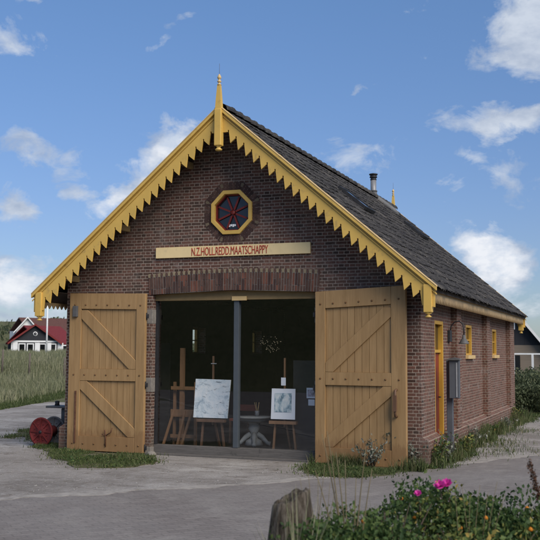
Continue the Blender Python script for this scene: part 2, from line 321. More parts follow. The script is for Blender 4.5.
BL=[(505,262,2.3,1.5,1.25,0),(490,300,3.2,1.1,.75,0),(528,40,2.4,2.2,1.1,25),(540,10,1.6,1.6,.9,0),(500,125,3.9,1.0,.95,6),(500,180,2.6,1.5,.55,-25),(470,160,1.2,.8,.45,0),
 (165,150,2.4,1.5,1.1,38),(128,188,2.6,1.0,.85,30),(85,190,1.3,.7,.7,10),(45,150,2.8,.8,.72,-8),(8,140,1.,.9,.6,0),(8,203,1.6,1.1,.95,0),(10,288,3.0,1.5,1.0,0),(38,318,3.2,.8,.7,0),(60,270,2.,.8,.35,0),(8,45,1.3,1.5,.62,0),(188,16,1.6,.6,.42,20),(165,45,1.,.35,.35,10),
 (362,95,1.0,.35,.55,10),(362,162,2.2,1.0,.5,0),(300,120,1.,.4,.2,0),(440,208,1.6,.6,.35,20),(405,5,1.4,.4,.3,0),(35,5,1.4,.5,.45,0)]
tot=None; bright=None
for i,(x,y,sa,se,k,rot) in enumerate(BL):
    a,e=azel(x,y); b=blob(a,e,sa,se,k,rot); tot=b if tot is None else T.math('MAXIMUM',tot,b)
    if i in (0,1,7,8,13): bright=b if bright is None else T.math('MAXIMUM',bright,b)
# cloud field in the rest of the sky
gen=T.n('TexNoise',{'Vector':T.map(dirv,(1,1,2.6)),'Scale':2.3,'Detail':5.,'Roughness':.6}).outputs[0]
away=T.math('GREATER_THAN',T.math('ABSOLUTE',T.math('ADD',az,21.)),27.); away=T.math('MAXIMUM',away,T.math('GREATER_THAN',el,26.))
tot=T.math('ADD',tot,T.math('MULTIPLY',away,T.math('MULTIPLY',T.math('SUBTRACT',gen,.47),3.2)))
d1=T.n('TexNoise',{'Vector':T.map(dirv,(1,1,1.5)),'Scale':21.,'Detail':10.,'Roughness':.66,'Distortion':.5}).outputs[0]
dens=T.math('ADD',tot,T.math('MULTIPLY',T.math('SUBTRACT',d1,.52),1.7))
mask=T.ramp(dens,[(.28,(0,0,0)),(.50,(.5,.5,.5)),(.80,(1,1,1))])
shade=T.n('TexNoise',{'Vector':T.map(dirv,(1,1,1.8),loc=(.012,-.01,.02)),'Scale':17.,'Detail':7.,'Roughness':.6}).outputs[0]
ccol=T.mix(T.ramp(shade,[(.36,(0,0,0)),(.6,(1,1,1))]),(.33,.39,.50),(.52,.57,.65))
ccol=T.mix(T.ramp(T.math('ADD',bright,T.math('MULTIPLY',T.math('SUBTRACT',shade,.5),1.2)),[(.45,(0,0,0)),(1.3,(1,1,1))]),ccol,T.mix(T.ramp(T.n('TexNoise',{'Vector':T.map(dirv,(1,1,1.6),loc=(.3,.1,.05)),'Scale':26.,'Detail':8.,'Roughness':.6}).outputs[0],[(.38,(0,0,0)),(.56,(1,1,1))]),(.50,.56,.66),(.73,.745,.78)))
hs=T.mix(1.,hs,T.ramp(T.math('DIVIDE',el,60.),[(.0,(.38,.43,.55)),(.12,(.455,.50,.635)),(.36,(.575,.70,.82)),(.8,(.78,.86,.88))]),'MULTIPLY')
skyc=T.n('VectorMath',{0:hs,1:(SKY_STR,SKY_STR,SKY_STR)},operation='MULTIPLY').outputs[0]
cfin=T.n('VectorMath',{0:ccol,1:(1.,1.,1.)},operation='MULTIPLY').outputs[0]
mk=T.math('MULTIPLY',T.n('RGBToBW',{0:mask}).outputs[0],.93)
fin=T.mix(mk,skyc,cfin); nt.links.new(fin,bg.inputs[0]); bg.inputs[1].default_value=1.
sl=bpy.data.lights.new('sun','SUN'); sl.energy=3.0; sl.angle=R(42); sl.color=(1,.91,.80); so=bpy.data.objects.new('sun',sl); COL.objects.link(so)
sd=Vector((math.sin(R(SUN_AZ))*math.cos(R(SUN_EL)),math.cos(R(SUN_AZ))*math.cos(R(SUN_EL)),math.sin(R(SUN_EL)))); so.rotation_euler=sd.to_track_quat('Z','Y').to_euler()
S.view_settings.view_transform='Standard'; S.view_settings.look='None'; S.view_settings.exposure=.3; S.view_settings.gamma=1; S.cycles.max_bounces=6; S.cycles.use_adaptive_sampling=True; S.cycles.adaptive_threshold=.015; S.cycles.diffuse_bounces=3; S.cycles.glossy_bounces=3; S.cycles.transparent_max_bounces=8; S.cycles.caustics_reflective=False

# ------------------------------------------------------------------ terrain
def ss(t): t=min(1,max(0,t)); return t*t*(3-2*t)
def hgt(x,y):
    dx,dy=x-CAM.x,y-CAM.y; r=math.hypot(dx,dy); a=math.degrees(math.atan2(dx,dy))
    h=0.
    front=ss((a+75)/20)*ss((35-a)/20) if -80<a<40 else 0
    leftw=ss((-24-a)/8); 
    gate=max(ss((-12.4-.33*(y-8.3)-x)/7) if y>-6 else 0,ss((y-25)/10)); h+=front*gate*(ss((r-25)/38)*(1.2*leftw+.5*(1-leftw)))
    n=noise.noise(Vector((x*.02,y*.02,3)))+.5*noise.noise(Vector((x*.05,y*.05,7)))
    h+=front*ss((r-95)/70)*((5.6+2.*n)*leftw+(1-leftw)*1.5)
    if r>20: h+=.25*noise.noise(Vector((x*.09,y*.09,1)))*ss((r-32)/10)
    # dune bank behind the photographer
    b=ss((-y-24)/20)*(1-ss((abs(x-4)-60)/30)); h+=b*(6.5+1.5*n)
    return h
g=[]; 
def axis(lo,hi,c0,c1,fine,coarse):
    a=[];x=lo
    while x<hi: a.append(x); x+= fine if c0<x<c1 else coarse
    a.append(hi); return a
XS=[-1500,-900,-500,-300]+axis(-210,160,-60,20,2.,6.)+[300,500,900,1500]; YS=[-900,-400,-200,-120]+axis(-100,220,-50,70,2.,6.)+[300,500,900,2200]
mb=MB(); mb.smooth=True; nx=len(XS)
mb.add([(x,y,hgt(x,y)) for y in YS for x in XS],[(j*nx+i,j*nx+i+1,(j+1)*nx+i+1,(j+1)*nx+i) for j in range(len(YS)-1) for i in range(nx-1)])
obj('ground',mb,'dune_ground',kind='structure')

def ragged(pts,amp,step=.25,seed=0,closed=True):
    out=[]; n=len(pts)
    for i in range(n):
        a=Vector((*pts[i][:2],0)); b=Vector((*pts[(i+1)%n][:2],0)); L=(b-a).length; k=max(1,int(L/step)); nr=Vector((-(b-a).y,(b-a).x,0)).normalized()
        for j in range(k):
            p=a.lerp(b,j/k); q=noise.noise(Vector((p.x*1.1+seed,p.y*1.1,seed)))+.5*noise.noise(Vector((p.x*3.7+seed,p.y*3.7,seed+5))); p=p+nr*q*amp; out.append((p.x,p.y))
    return out
def sheet(name,pts,z,mat,**kw):
    tri=tessellate_polygon([[Vector((x,y,0)) for x,y in pts]]); mb=MB(); n=len(pts); mb.add([(x,y,z) for x,y in pts],[tuple(f) for f in tri]); mb.add([(x,y,z) for x,y in pts]+[(x,y,z-.03) for x,y in pts],[(i,(i+1)%n,(i+1)%n+n,i+n) for i in range(n)])
    me_o=obj(name,mb,mat,**kw); return me_o
g2=lambda px,py:tuple(at(px,py,2,0.)[:2])
yard=[(-40,-16),(-22,-6),(-14,1.5),(-11.0,8.0),(-13.2,15.4),(-15,22),(-9.5,24),(-6,16),(-3.6,9.),(-2.5,4),(3.0,4),(3.2,9),(3.6,12.8),(4.6,14.2),(6.2,15.5),(12,16),(16,10),(14,-2),(4,-8),(-10,-16)]
sheet('gravel_yard',ragged(yard,.22,.3,1),.004,'gravel',kind='structure')
line=[(-14,-22),(-6,-11.4),(-.72,-5.03),(.95,-3.13),(2.22,-1.61),(3.1,-.1),(3.95,1.55),(4.62,2.72),(5.6,4.8),(8,9.5),(14,20)]
road=[tuple(p) for p in line]+[(24,14),(17,2),(12.6,-5.3),(10.2,-8.3),(8.,-11),(2,-18),(-6,-27),(-14,-36),(-26,-30)]
sheet('brick_road',road,.008,'paving',kind='structure')

def band(pts,wl,wr,amp,seed):
    A=[];B=[]
    for i in range(len(pts)-1):
        a=Vector((*pts[i],0)); b=Vector((*pts[i+1],0)); d=(b-a).normalized(); n=Vector((-d.y,d.x,0)); k=int((b-a).length/.12)+1
        for j in range(k):
            p=a.lerp(b,j/k); q=noise.noise(Vector((p.x*1.3,p.y*1.3,seed)))+.6*noise.noise(Vector((p.x*5,p.y*5,seed))); q2=noise.noise(Vector((p.x*1.5,p.y*1.5,seed+9)))+.6*noise.noise(Vector((p.x*6,p.y*6,seed+3))); A.append(p+n*(wl+q*amp)); B.append(p-n*(wr+q2*amp))
    return [(p.x,p.y) for p in A]+[(p.x,p.y) for p in B[::-1]]
sheet('sand_drift',band(line,.10,.10,.20,4.),.012,'pale_sand',kind='structure')

# turf sheets with blades
def inside(px,py,poly):
    c=np.zeros(len(px),bool); n=len(poly)
    for i in range(n):
        x1,y1=poly[i]; x2,y2=poly[(i+1)%n]
        with np.errstate(divide='ignore',invalid='ignore'): c^=((y1>py)!=(y2>py))&(px<(x2-x1)*(py-y1)/(y2-y1+1e-12)+x1)
    return c
def scatter(poly,n,z=0.):
    P=np.array(poly); lo=P.min(0); hi=P.max(0); out=[]
    while sum(len(o) for o in out)<n:
        q=rng.uniform(lo,hi,(n*2,2)); q=q[inside(q[:,0],q[:,1],poly)]; out.append(q)
    q=np.concatenate(out)[:n]; return np.column_stack([q,np.full(n,z)])
pa=[g2(6,439),g2(22,431),g2(45,426),g2(72,422),g2(74,440),g2(48,447),g2(33,442),g2(22,436)]
pb=[g2(38,447),g2(72,440),(-3.1,.0),(-1.5,.0),g2(160,457),g2(150,464),g2(112,468.5),g2(78,468),g2(55,460)]
pc=[(1.45,-.02),(3.1,-.02),(3.3,.5),(3.3,2.5),(3.28,6),(3.3,9.5),(3.3,12),g2(538,414),g2(528,422),g2(505,428),g2(480,438),g2(463,448),g2(462,461),g2(440,469),g2(405,474),g2(360,479),g2(320,478),g2(300,470)]
for i,(pl,cnt,nm) in enumerate([(pa,5500,'turf strip beside the cable reel'),(pb,9000,'turf patch at the foot of the left barn door'),(pc,26000,'turf strip')]):
    rp=ragged(pl,.24,.07,9+i); sheet('turf',ragged(rp,.03,.04,31),.016,'turf',kind='structure')
    P=scatter(rp,cnt,.01); P[:,:2]+=rng.normal(0,.13,(len(P),2))*(rng.uniform(0,1,(len(P),1))<.4); nz=np.array([noise.noise(Vector((p[0]*1.6,p[1]*1.6,2.))) for p in P]); keep=nz>-.1-.3*rng.uniform(0,1,len(P)); Q=P[nz>.02][:cnt//5]; Q=Q+np.column_stack([np.zeros((len(Q),2)),rng.uniform(.0,.05,len(Q))]); leaves('low_weeds',Q,.03,'rose_leaf',rng.uniform(0,.75,len(Q)),kind='stuff'); P=P[keep]; nz=nz[keep]
    H=.025+.05*rng.uniform(0,1,len(P))**2*(1+2.5*np.clip(nz,0,1)); blades('grass',P,H,.012,'lawn_blade',.8,2,tint=rng.uniform(0,1,len(P))*.75+.2*nz+.1,kind='stuff')
n=5200; yy=rng.uniform(.0,12.5,n); xx=3.29+np.abs(rng.normal(0,.13,n)); nzz=np.array([noise.noise(Vector((b*1.1,3.,a*2))) for a,b in zip(xx,yy)]); kk=nzz>-.1; P=np.column_stack([xx,yy,np.full(n,.01)])[kk]; blades('grass',P,(.10+.22*rng.uniform(0,1,n)[kk])*(1+.8*nzz[kk]),.011,'lawn_blade',.7,3,tint=rng.uniform(0,1.,kk.sum()),kind='stuff')
n=2200; xx=rng.uniform(1.5,3.3,n); yy=-.34-np.abs(rng.normal(0,.10,n)); P=np.column_stack([xx,yy,np.full(n,.01)]); nzz=np.array([noise.noise(Vector((a*2.1,7.,b*2))) for a,b in zip(xx,yy)]); P=P[nzz>0]; blades('grass',P,.08+.17*rng.uniform(0,1,len(P)),.010,'lawn_blade',.7,3,tint=rng.uniform(0,1.,len(P)),kind='stuff')
# sparse tufts on the gravel at the right
P=[]
for cx,cy in [g2(500,443),g2(488,446),g2(520,432),g2(508,452)]:
    k=260; P.append(np.column_stack([rng.normal(cx,.25,k),rng.normal(cy,.5,k),np.full(k,.006)]))
P=np.concatenate(P); blades('grass',P,.05+.04*rng.uniform(0,1,len(P)),.01,'lawn_blade',.9,2,kind='stuff')
# small stones
n=2600; P=scatter([(-12,-6),(-9,6),(-3,-.5),(2,-1.),(4.3,1.5),(5,12),(3.6,12),(3.4,3),(3,-.7),(-1,-5.2),(-6,-11)],n,.006)
r=rng.uniform(.004,.017,n)**1.; octa=np.array([(1,0,0),(0,1,0),(-1,0,0),(0,-1,0),(0,0,.7),(0,0,-.4)],float); V=(P[:,None]+octa[None]*r[:,None,None]*rng.uniform(.7,1.3,(n,6,1))).reshape(-1,3)
fo=np.array([(0,1,4),(1,2,4),(2,3,4),(3,0,4),(1,0,5),(2,1,5),(3,2,5),(0,3,5)]); f=(np.arange(n)[:,None,None]*6+fo[None]).reshape(-1,3)
npmesh('pebbles',V,f,np.repeat(rng.uniform(0,1,n),8),['stone_grey'],kind='stuff')

# short mown verge and tall marram field on the left
vp=[(-11.2,8.3),(-13.8,16),(-16,23),(-20,22),(-15.2,9.5),(-12.5,6.),(-16,0),(-14,1.3)]
P=scatter([(-10.9,8.0),(-13.3,15.3),(-15.2,22),(-20.5,24),(-16.5,15),(-13.6,8.),(-18,-1),(-14.2,1.7)],26000); P[:,2]=[hgt(a,b) for a,b in P[:,:2]]
blades('grass',P,.05+.07*rng.uniform(0,1,len(P)),.02,'lawn_blade',.7,2,tint=rng.uniform(0,.75,len(P)),kind='stuff')
n=230000; rr=26+ (rng.uniform(0,1,n)**1.5)*75; aa=np.radians(rng.uniform(-58,-28.5,n)); X=CAM.x+rr*np.sin(aa); Y=CAM.y+rr*np.cos(aa)
ok=(X< -12.3-.33*(Y-8.3)+rng.normal(0,.35,n)) ; ok&=X<-12.0; X=X[ok];Y=Y[ok]; rr=rr[ok]
nz=np.array([noise.noise(Vector((a*.35,b*.35,0)))+.6*noise.noise(Vector((a*1.3,b*1.3,4))) for a,b in zip(X,Y)]); k=nz>-.35; X,Y,rr,nz=X[k],Y[k],rr[k],nz[k]
Z=np.array([hgt(a,b) for a,b in zip(X,Y)])
sw=np.clip((rr-28)/22,.25,1.1)
blades('marram_grass',np.column_stack([X,Y,Z]),(.30+.35*rng.uniform(0,1,len(X))+.28*nz)*(.5+.4*sw),.010+.00035*rr,'marram_blade',.55,3,tint=.45+.35*rng.normal(size=len(X))*.6+.25*nz,kind='stuff')
# rough grass behind the boathouse on the right
n=60000; rr=29+(rng.uniform(0,1,n)**1.6)*60; aa=np.radians(rng.uniform(-12,6,n)); X=CAM.x+rr*np.sin(aa); Y=CAM.y+rr*np.cos(aa); ok=(Y>15.2)&~((X>-3.2)&(X<3.4)&(Y<11.5)); X,Y,rr=X[ok],Y[ok],rr[ok]
Z=np.array([hgt(a,b) for a,b in zip(X,Y)]); blades('meadow_grass',np.column_stack([X,Y,Z]),.12+.3*rng.uniform(0,1,len(X))*np.clip((rr-30)/8,.2,1.3),.016+.0006*rr,'marram_blade',.6,3,tint=.12+.45*rng.uniform(0,1,len(X)),kind='stuff')

# ------------------------------------------------------------------ boathouse
W=3.1625; L=10.574; ZR=5.716; SL=.854; XT=3.521; T_=.25; YV=.53
zr=lambda x:ZR-SL*abs(x)
def octo(cx,cz,r): k=r/math.cos(PI/8); return [(cx+k*math.cos(PI/8+i*PI/4),cz+k*math.sin(PI/8+i*PI/4)) for i in range(8)]
house=thing('boathouse','brown brick lifeboat house with yellow saw-tooth bargeboards, dark pantile roof and open double doors','boathouse',(0,L/2,0))
ZW=zr(W)-.10
OW=1.46
arch=lambda x:2.70+.055*(1-(x/1.5)**2)
ap=[(OW*(1-2*i/12),arch(OW*(1-2*i/12))) for i in range(13)]
mb=MB()
front=[(-W,-.05),(-OW,-.05)]+ap[::-1]+[(OW,-.05),(W,-.05),(W,ZW),(0,zr(0)-.10),(-W,ZW)]
OC=(0,4.051)
mb.plate([front,octo(*OC,.36)],lambda u,v,w:(u,w,v),T_)
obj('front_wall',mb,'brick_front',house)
WINY=[(4.0,4.69),(7.47,8.13)]; DY=(1.04,1.77); WZ=(1.70,2.28); DZ=2.27
for sx in (1,-1):
    mb=MB(); lp=[(T_,-.05)]+([(DY[0],-.05),(DY[0],DZ),(DY[1],DZ),(DY[1],-.05)] if sx>0 else [])+[(L-T_,-.05),(L-T_,ZW-.01),(T_,ZW-.01)]
    off=0 if sx>0 else .55
    mb.plate([lp]+[[(a+off,WZ[0]),(b+off,WZ[0]),(b+off,WZ[1]),(a+off,WZ[1])] for a,b in WINY],lambda u,v,w:(sx*(W-w),u,v),T_)
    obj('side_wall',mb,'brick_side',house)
mb=MB(); mb.plate([[(-W,-.05),(W,-.05),(W,ZW),(0,zr(0)-.1),(-W,ZW)]],lambda u,v,w:(u,L-w,v),T_); obj('rear_wall',mb,'brick_side',house)
for sx in (1,-1):
    for (a,b) in ((2.5,2.92),(6.02,6.44),(9.79,L+.0)):
        mb=MB(); mb.box((sx*(W+.003),a,.43),(sx*(W+.105),b,ZW-.12)); obj('pilaster',mb,'brick_side',house)
    for (a,b) in (((.003,DY[0]-.002),(DY[1]+.002,L)) if sx>0 else ((.003,L),)):
        mb=MB(); pr=[(.0,-.05),(.11,-.05),(.11,.40),(.0,.47)]
        mb.plate([pr],lambda u,v,w:(sx*(W+.002+u),a+w,v),b-a); obj('plinth',mb,'brick_side',house)
# pale stone blocks that carry the door hinges
for sx in (1,-1):
    for a,b in ((2.21,2.45),(1.05,1.29),(.0,.13)):
        mb=MB(); mb.box((sx*(OW-.006),-.006,a),(sx*(OW+.13),.18,b)); obj('hinge_stone',mb,'stone_block',house,bevel=.006)
# soldier arch
mb=MB(); n=66
for i in range(n):
    x=-1.53+3.06*(i+.5)/n; hw=3.06/n/2-.0055; z0=arch(x)-.003; j=random.uniform(-.004,.004)
    th=-x*.035; zt=z0+.285
    zj=z0+random.choice((.09,.185)); tq=lambda z:th*(z-z0)
    for za,zb_ in ((z0,zj-.004),(zj+.004,zt)):
        mb.cur=random.choice((0,0,3,4)); mb.plate([[(x-hw-tq(za),za),(x+hw-tq(za),za),(x+hw-tq(zb_),zb_),(x-hw-tq(zb_),zb_)]],lambda u,v,w:(u,-.012+j-.0+w,v),.14)
    c=x-th*.33; mb.cur=1-i%2; q=.024 if i%2==0 else .018; mb.plate([[(c-q*.7,zt+.006),(c+q*.7,zt+.006),(c+q,zt+.05),(c+q*.5,zt+.072),(c-q*.5,zt+.072),(c-q,zt+.05)]],lambda u,v,w:(u,-.014+j+w,v),.1)
mb.cur=2; mb.plate([[(-1.53,arch(1.5)+.0),(0,arch(0)+.0),(1.53,arch(1.5)+.0),(1.53,arch(1.5)+.355),(0,arch(0)+.355),(-1.53,arch(1.5)+.355)]],lambda u,v,w:(u,-.006+w,v),.004)
obj('brick_arch',mb,['soldier_brick','cream_brick','mortar','soldier_brick_dark','soldier_brick_red'],house)
# glazed front
gl=MB(); gy=.16
gl.box((-OW+.02,gy-.03,.175),(OW-.02,gy-.02,2.6)); gf=None
fr=MB(); fr.box((-OW,gy-.05,0.0),(OW,gy+.09,.168)); sill=obj('sill_board',fr,'sill_wood',house,bevel=.006)
b=MB(); b.box((-OW-.02,gy-.16,-.01),(OW+.0,gy-.053,.035)); obj('threshold',b,'sill_wood',house,bevel=.006)
b=MB(); b.plate([[(-OW,2.60),(OW,2.60)]+[(x,arch(x)-.004) for x in (1.46,.9,.45,0,-.45,-.9,-1.46)]],lambda u,v,w:(u,gy-.06+w,v),.12); hd=obj('head_rail',b,'dirty_trim',house)
b=MB(); b.box((-.02,gy-.085,2.585),(.24,gy-.062,2.655)); obj('head_block',b,'cream_trim',hd)
b=MB(); b.box((.005,gy-.055,.17),(.095,gy+.04,2.598)); obj('centre_post',b,'post_grey_blue',house,bevel=.005)
for a,c in ((-OW+.004,.003),(.097,OW-.004)):
    b=MB(); b.box((a,gy-.006,.17),(c,gy+.0,2.598)); obj('glass_pane',b,'glass',house)
for sx in (-1,1):
    b=MB(); b.box((sx*(OW-.001),gy-.04,.17),(sx*(OW-.035),gy+.04,2.598)); obj('side_post',b,'iron_black',house)
# octagonal window
win=thing('dummy','x','x',(0,0,0)) if 0 else None
b=MB(); b.plate([octo(*OC,.368),octo(*OC,.305)],lambda u,v,w:(u,-.035+w,v),.16); of=obj('octagon_window',b,'yellow_trim',house,bevel=.006)
b=MB(); b.plate([octo(*OC,.304),octo(*OC,.284)],lambda u,v,w:(u,.03+w,v),.06); obj('inner_frame',b,'dark_red',of)
b=MB(); 
for i in range(8):
    t=PI/8+i*PI/4; b.bar((OC[0]+.05*math.cos(t),.055,OC[1]+.05*math.sin(t)),(OC[0]+.285*math.cos(t),.055,OC[1]+.285*math.sin(t)),.014,.03,(0,1,0) if 0 else None)
obj('glazing_bar',b,'dark_red',of)
b=MB(); b.lathe([(.0,-.02),(.038,-.02),(.042,0),(.036,.02),(0,.02)],(OC[0],.05,OC[1]),14,(0,-1,0)); obj('hub',b,'dark_red',of)
b=MB(); b.plate([octo(*OC,.29)],lambda u,v,w:(u,.075+w,v),.006); obj('window_pane',b,'dark_glass',of)
b=MB(); 
for k in range(4): b.box((-.085+.034*k,.068,3.815+.012*(k%2)),(-.058+.034*k,.072,3.86))
obj('window_sticker',b,'paper_white',of)
mb=MB()
for s in range(8):
    t=s*PI/4; c,sn=math.cos(t),math.sin(t); half=.372*math.tan(PI/8)
    for k in range(6):
        u0=-half+2*half*k/6+.004; u1=-half+2*half*(k+1)/6-.004; q=1.32
        P4=[(.376,u0),(.376,u1),(.50,u1*q),(.50,u0*q)]; mb.cur=random.choice((0,2,2)); mb.plate([[(OC[0]+c*r_-sn*u_,OC[1]+sn*r_+c*u_) for r_,u_ in P4]],lambda u,v,w:(u,-.004+w,v),.05)
    t+=PI/8; c,sn=math.cos(t),math.sin(t); mb.cur=1
    P4=[(.45,-.018),(.45,.018),(.515,.028),(.515,-.028)]; mb.plate([[(OC[0]+c*r_-sn*u_,OC[1]+sn*r_+c*u_) for r_,u_ in P4]],lambda u,v,w:(u,-.007+w,v),.05); mb.cur=0
obj('window_surround',mb,['soldier_brick','corner_brick','soldier_brick_dark'],house)

# ---- roof
def tiles(sx,y0,y1):
    ln=XT/math.cos(math.atan(SL)); th=math.atan(SL); rows=18; ex=ln/rows; cols=int((y1-y0)/.21); cw=(y1-y0)/cols; m=9
    V=[];Fc=[];Tn=[]; o=0
    ph=np.linspace(0,1,m); wave=.009*np.sin(2*PI*(ph-.12))+.004*np.sin(4*PI*ph)
    for r in range(rows):
        for c in range(cols):
            j=random.uniform(-.008,.008); jy=random.uniform(-.004,.004); js=random.uniform(-.022,.022); tl=random.uniform(-.004,.004)
            s0=r*ex-.03; s1=(r+1)*ex+.035+js
            tn=min(1,max(0,random.gauss(.4,.22)))
            for (s,h,k) in ((s0,.03,0),(s1,.044+j,1),(s1,.028+j,1)):
                for i in range(m):
                    y=y0+(c+ph[i]*1.04)*cw+jy; hh=h+wave[i]+tl*k*ph[i]
                    V.append((sx*(s*math.cos(th)+hh*math.sin(th)),y,ZR-.035-s*math.sin(th)+hh*math.cos(th)))
            for q in range(2):
                for i in range(m-1): a=o+q*m+i; Fc.append((a,a+1,a+m+1,a+m) if sx>0 else (a+m,a+m+1,a+1,a)); Tn.append(tn)
            o+=3*m
    return np.array(V),np.array(Fc),np.array(Tn)
Va,Fa,Ta=tiles(1,-YV+.04,L+YV-.02); Vb,Fb,Tb=tiles(-1,-YV+.04,L+YV-.02)
roof=npmesh('roof',np.concatenate([Va,Vb]),np.concatenate([Fa,Fb+len(Va)]),np.concatenate([Ta,Tb]),['pantile'],house)
mb=MB()
for sx in (1,-1): mb.plate([[(0,-.028),(sx*(XT-.02),-.028-SL*(XT-.02)),(sx*(XT-.02),-.085-SL*(XT-.02)),(0,-.085)]],lambda u,v,w:(u,-YV+.035+w,ZR+v-.012),L+2*YV-.07)
obj('roof_boards',mb,'dark_wood',house)
V=[];Fc=[];Tn=[];o=0; nr=int((L+2*YV)/.33)
for c in range(nr):
    y0=-YV+.03+c*(L+2*YV-.05)/nr; y1=y0+(L+2*YV)/nr+.03; tn=random.gauss(.45,.2); m=9
    for y,rad,dz in ((y0,.115,-.0),(y1-.03,.125,.012),(y1,.132,.016),(y1,.11,0.)):
        for i in range(m): t=PI*i/(m-1)*1.0; V.append((rad*math.cos(t),y,ZR-.05+rad*.95*math.sin(t)+dz))
    for q in range(3):
        for i in range(m-1): a=o+q*m+i; Fc.append((a,a+1,a+m+1,a+m)); Tn.append(tn)
    o+=4*m
npmesh('ridge_tiles',np.array(V),np.array(Fc),np.clip(np.array(Tn),0,1),['pantile'],roof)
# ---- bargeboards
def barge(sx,yf,sgn):
    pts=[(.0,-.02)]; pts.append((XT-.03,-.02-SL*(XT-.03))); low=[]
    pts.append((XT-.03,-.33-SL*(XT-.03)))
    x=.155
    while x<3.33:
        rl=lambda q:-SL*q
        low.append([(x-.012,rl(x)-.300),(x-.013,rl(x)-.278),(x,rl(x)-.266),(x+.012,rl(x)-.278),(x+.009,rl(x)-.300),(x+.034,rl(x)-.492+random.uniform(-.006,.006))]); x+=.1352
    seq=[(0.,-.44)]+[p for l in low for p in l]
    pts+=seq[::-1]
    m=(lambda u,v,w:(sx*u,yf+sgn*w,ZR+v)); mb=MB(); mb.plate([pts],m,.03); o=obj('bargeboard',mb,'yellow_trim',house,bevel=.003)
    # moulding and capping board along the slope
    def strip(d0,d1,w0,w1,name,mat):
        mb=MB(); e=XT+.0; mb.plate([[(0,-d0),(e,-d0-SL*e),(e,-d1-SL*e),(0,-d1)]],lambda u,v,w:(sx*u,yf+sgn*(w0+w),ZR+v),w1-w0); obj(name,mb,mat,o,bevel=.004)
    strip(.006,.062,-.05,-.002,'moulding','yellow_trim'); strip(.10,.125,-.018,-.002,'bead','yellow_trim')
    strip(-.018,.003,-.055,.10,'cap_board','cream_trim')
    # corner post with turned knob
    xc=3.385; mb=MB(); mb.box((sx*(xc-.062),yf-sgn*.035,2.33),(sx*(xc+.062),yf+sgn*.085,zr(xc+.062)-.03)); cp=obj('corner_post',mb,'yellow_trim',house,bevel=.008)
    mb=MB(); mb.lathe([(.0,0),(.05,0),(.052,-.012),(.02,-.028),(.02,-.036),(.05,-.06),(.046,-.07),(.0,-.078)],(sx*xc,yf+sgn*.025,2.329),12); obj('knob',mb,'yellow_trim',cp)
for yf,sgn in ((-YV,1),(L+YV,-1)):
    for sx in (1,-1): barge(sx,yf,sgn)
    # finial
    yc=yf-sgn*.0; mb=MB(); mb.bar((0,yc-sgn*.03,5.055),(0,yc-sgn*.03,5.66),.122,.12,(1,0,0)); fo=obj('finial',mb,'yellow_trim',house,bevel=.012)
    mb=MB(); mb.add([(a*k,yc-sgn*.03+c*k*.9,z) for z,k in ((5.66,.052),(5.80,.045),(6.06,.027)) for a,c in ((-1,-1),(1,-1),(1,1),(-1,1))],[(i*4+j,i*4+(j+1)%4,i*4+4+(j+1)%4,i*4+4+j) for i in (0,1) for j in range(4)]+[(3,2,1,0),(8,9,10,11)]); obj('spire',mb,'yellow_trim',fo)
    mb=MB(); mb.lathe([(.0,0),(.034,0),(.034,.014),(.02,.022),(.02,.045),(.034,.052),(.034,.068),(.019,.078),(.019,.10),(.032,.112),(.034,.13),(.026,.15),(.010,.18),(0,.19)],(0,yc-sgn*.03,6.06),12); obj('turned_tip',mb,'cream_trim',fo)
    mb=MB(); mb.tube([(0,yc-sgn*.03,6.24),(0,yc-sgn*.03,6.42)],.003,6); obj('spike',mb,'iron_grey',fo)
    mb=MB(); mb.lathe([(.0,0),(.05,0),(.03,-.02),(.03,-.03),(.06,-.055),(.05,-.075),(0,-.085)],(0,yc-sgn*.03,5.054),12); obj('knob',mb,'yellow_trim',fo)
# purlin ends under the verge
for sx in (1,-1):
    for x in (.75,1.95,2.95):
        for y0,y1 in ((-YV+.035,0.0),(L,L+YV-.035)):
            mb=MB(); mb.box((sx*(x-.03),y0,zr(x)-.25),(sx*(x+.03),y1,zr(x)-.15)); obj('purlin_end',mb,'dirty_trim',house)
# scalloped eaves boards + soffit
for sx in (1,-1):
    y0,y1=-YV+.09,L+YV-.09; n=int((y1-y0)/.125); st=(y1-y0)/n; low=[]
    for i in range(n):
        a=y0+i*st; low+= [(a+.008,2.545),(a+st*.5,2.475),(a+st-.008,2.545)]+([(a+st,2.575)] if i<n-1 else [])
    mb=MB(); mb.plate([[(y0,2.705),(y0,2.545)]+low+[(y1,2.545),(y1,2.705)]],lambda u,v,w:(sx*(3.455-w),u,v),.022); e=obj('eaves_board',mb,'fascia_wood',house)
    mb=MB(); mb.box((sx*3.457,y0,2.655),(sx*3.478,y1,2.70)); obj('moulding',mb,'fascia_wood',e)
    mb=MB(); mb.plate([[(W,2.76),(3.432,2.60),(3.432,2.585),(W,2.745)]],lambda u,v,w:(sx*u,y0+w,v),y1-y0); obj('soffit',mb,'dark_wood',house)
# flue
zf=zr(.2); fx,fy=-.03,9.15
mb=MB(); mb.tube([(fx,fy,5.5),(fx,fy,6.16)],.075,18); fl=obj('flue_pipe',mb,'pipe_steel',house)
mb=MB(); mb.lathe([(.0,0),(.082,0),(.082,.02),(.072,.03),(.072,.06),(.098,.065),(.098,.085),(.086,.09),(.086,.13),(.11,.135),(.11,.16),(.05,.175),(0,.178)],(fx,fy,6.16),18); obj('cowl',mb,'iron_black',fl)
mb=MB(); mb.lathe([(0,0),(.10,0),(.10,.025),(.078,.03),(0,.03)],(fx,fy,5.86),18); obj('collar',mb,'iron_grey',fl)
mb=MB(); mb.tube([(fx,fy,5.86),(fx+.02,fy,5.70),(.5,fy,zr(.5)+.05),(.62,fy,zr(.62)+.03)],[.09,.11,.075,.04],14); obj('flashing',mb,'lead',fl)
